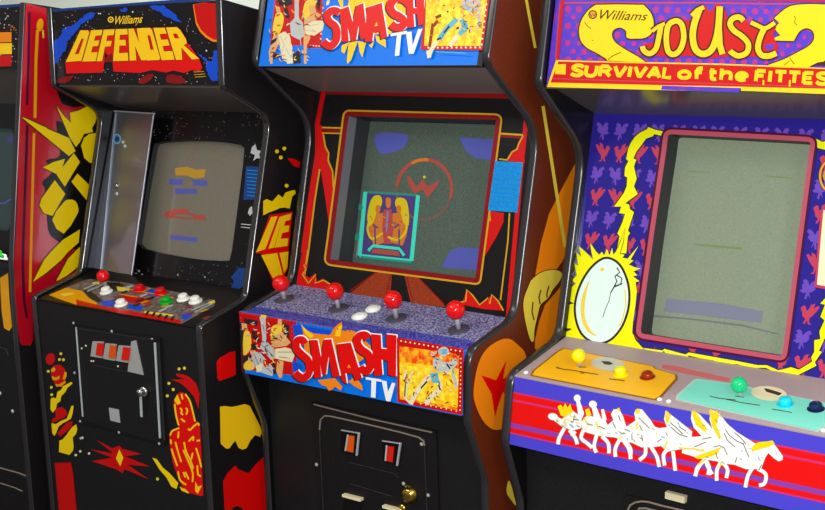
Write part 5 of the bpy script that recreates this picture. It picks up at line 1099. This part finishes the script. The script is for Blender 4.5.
    hole = [topx(*q) for q in fillet([(.3, y_t), (A.w - x_r, y_t), (A.w - x_r, y_b), (x_r, y_b), (x_r, y_t), (.3001, y_t)], [0, .03, .03, .03, .03, 0])]
    def art_s(a): a.poly([(-20, 135), (12, 137), (12, 142), (-20, 141)], 'glow_purple').strokes([[(-10, 205), (4, 203), (10, 199)]], 1.4, 'glow_blue')
    bezel_and_screen(A, gp, -.03, g1, hole, 'black_gloss', 'shroud', .015, 'crt_dark', .01, None, art_s)
    # controls and lower front
    bb = gp.at(0, -.02, 0)
    cpn = Plane(A, (bb.y, bb.z), (P3[0] + .004, P3[1] - .004), 0); slab(A, cpn, .0, cpn.L, 'black_gloss', .018).build('control_panel', root)
    button(A, cpn, (2, 259.5), .010, 'button_white', 'white push button', .010); button(A, cpn, (-4, 257), .010, 'button_green', 'green push button', .010)
    fp = Plane(A, (P4[0], P4[1]), (P4[0], .02), .012)
    up = Plane(A, P3, P4, .012); mb = slab(A, up, -.01, up.L - .006, 'black_print', .016); au = Art(up, mb)
    au.poly([(0, 278), (8, 273), (9.5, 300), (12, 327), (9, 331), (4, 328), (1.5, 310)], 'orange_gold')
    mb.build('front_panel', root); slab(A, fp, .0, fp.L, 'panel_black', .016).build('front_panel', root)
    mb = MB(); C4 = crop(0, 442, 7.5)
    rail(mb, fp, C4([(-200, 140), (0, 197), (130, 232), (215, 265), (235, 290)]), .003, 0, .004, 'beige_line'); rail(mb, fp, C4([(-200, 250), (0, 310), (110, 345), (162, 370)]), .003, 0, .004, 'beige_line')
    rail(MB(), fp, [(-20, 340), (0, 347), (6, 350), (8, 356)], .004, 0, .004, 'trim').build('door_frame', root); plate(mb, fp, C4([(-300, 160), (0, 240), (210, 292), (260, 520), (-300, 520)]), -.0005, .002, 'black')
    cd = mb.build('coin_door', root)
    for q in ((1, 393), (13.5, 411), (42.5, 503)):
        if q[0] < 30: MB().lathe(fp.px(*q, .002), fp.n, [(.006, 0), (.005, .003), (.001, .004)], 'steel', 12).build('lock', cd)
    MB().box((T, P4[0] + .03, .02), (A.w - T, .47, .038), 'black').build('floor_board', root)
leftmost()

# ================================================================== the room
def struct(name, mb):
    o = mb.build(name); o['kind'] = 'structure'; return o
struct('floor', MB().box((-4, -4.5, -.05), (4.5, .80, 0), 'floor'))
struct('wall_back', MB().box((-4, .72, 0), (4.5, .80, 2.9), 'wall'))
struct('ceiling', MB().box((-4, -4.5, 2.9), (4.5, .80, 2.95), 'ceiling'))

# ------------------------------------------------------------------ light: overhead light, partly added as fill, the dim room, and the camera's own flash
def area(name, loc, size, power, aim, col=(1, 1, 1)):
    l = bpy.data.lights.new(name, 'AREA'); l.shape = 'RECTANGLE'; l.size, l.size_y = size; l.energy = power; l.color = col
    o = bpy.data.objects.new(name, l); COL.objects.link(o); o.location = loc
    o.rotation_euler = (Vector(aim) - Vector(loc)).to_track_quat('-Z', 'Y').to_euler()
    return o
area('overhead_light', (-.6, -1.9, 2.85), (2.6, .5), 38, (-.6, -1.5, 0), (1, .97, .92))
area('overhead_light', (2.9, -1.5, 2.85), (.5, 2.2), 34, (.6, -.1, 1.0), (1, .98, .95))  # unseen fill added at the right to brighten the cabinets' side art
area('overhead_light', (.2, .30, 2.85), (3.4, .25), 40, (.2, .62, 0), (1, 1, .97))  # unseen fill added above the cabinets to brighten the back wall
fl = EYE + UP * .07 + RT * -.03
area('camera_flash', fl, (.06, .04), 52, fl + FW)
w = bpy.data.worlds.new('room_light'); SC.world = w; w.use_nodes = True
w.node_tree.nodes['Background'].inputs['Color'].default_value = (1, .98, .95, 1); w.node_tree.nodes['Background'].inputs['Strength'].default_value = .32
SC.view_settings.view_transform = 'Standard'; SC.view_settings.look = 'None'; SC.view_settings.exposure = -0.18; SC.view_settings.gamma = 1
SC.view_settings.use_curve_mapping = False
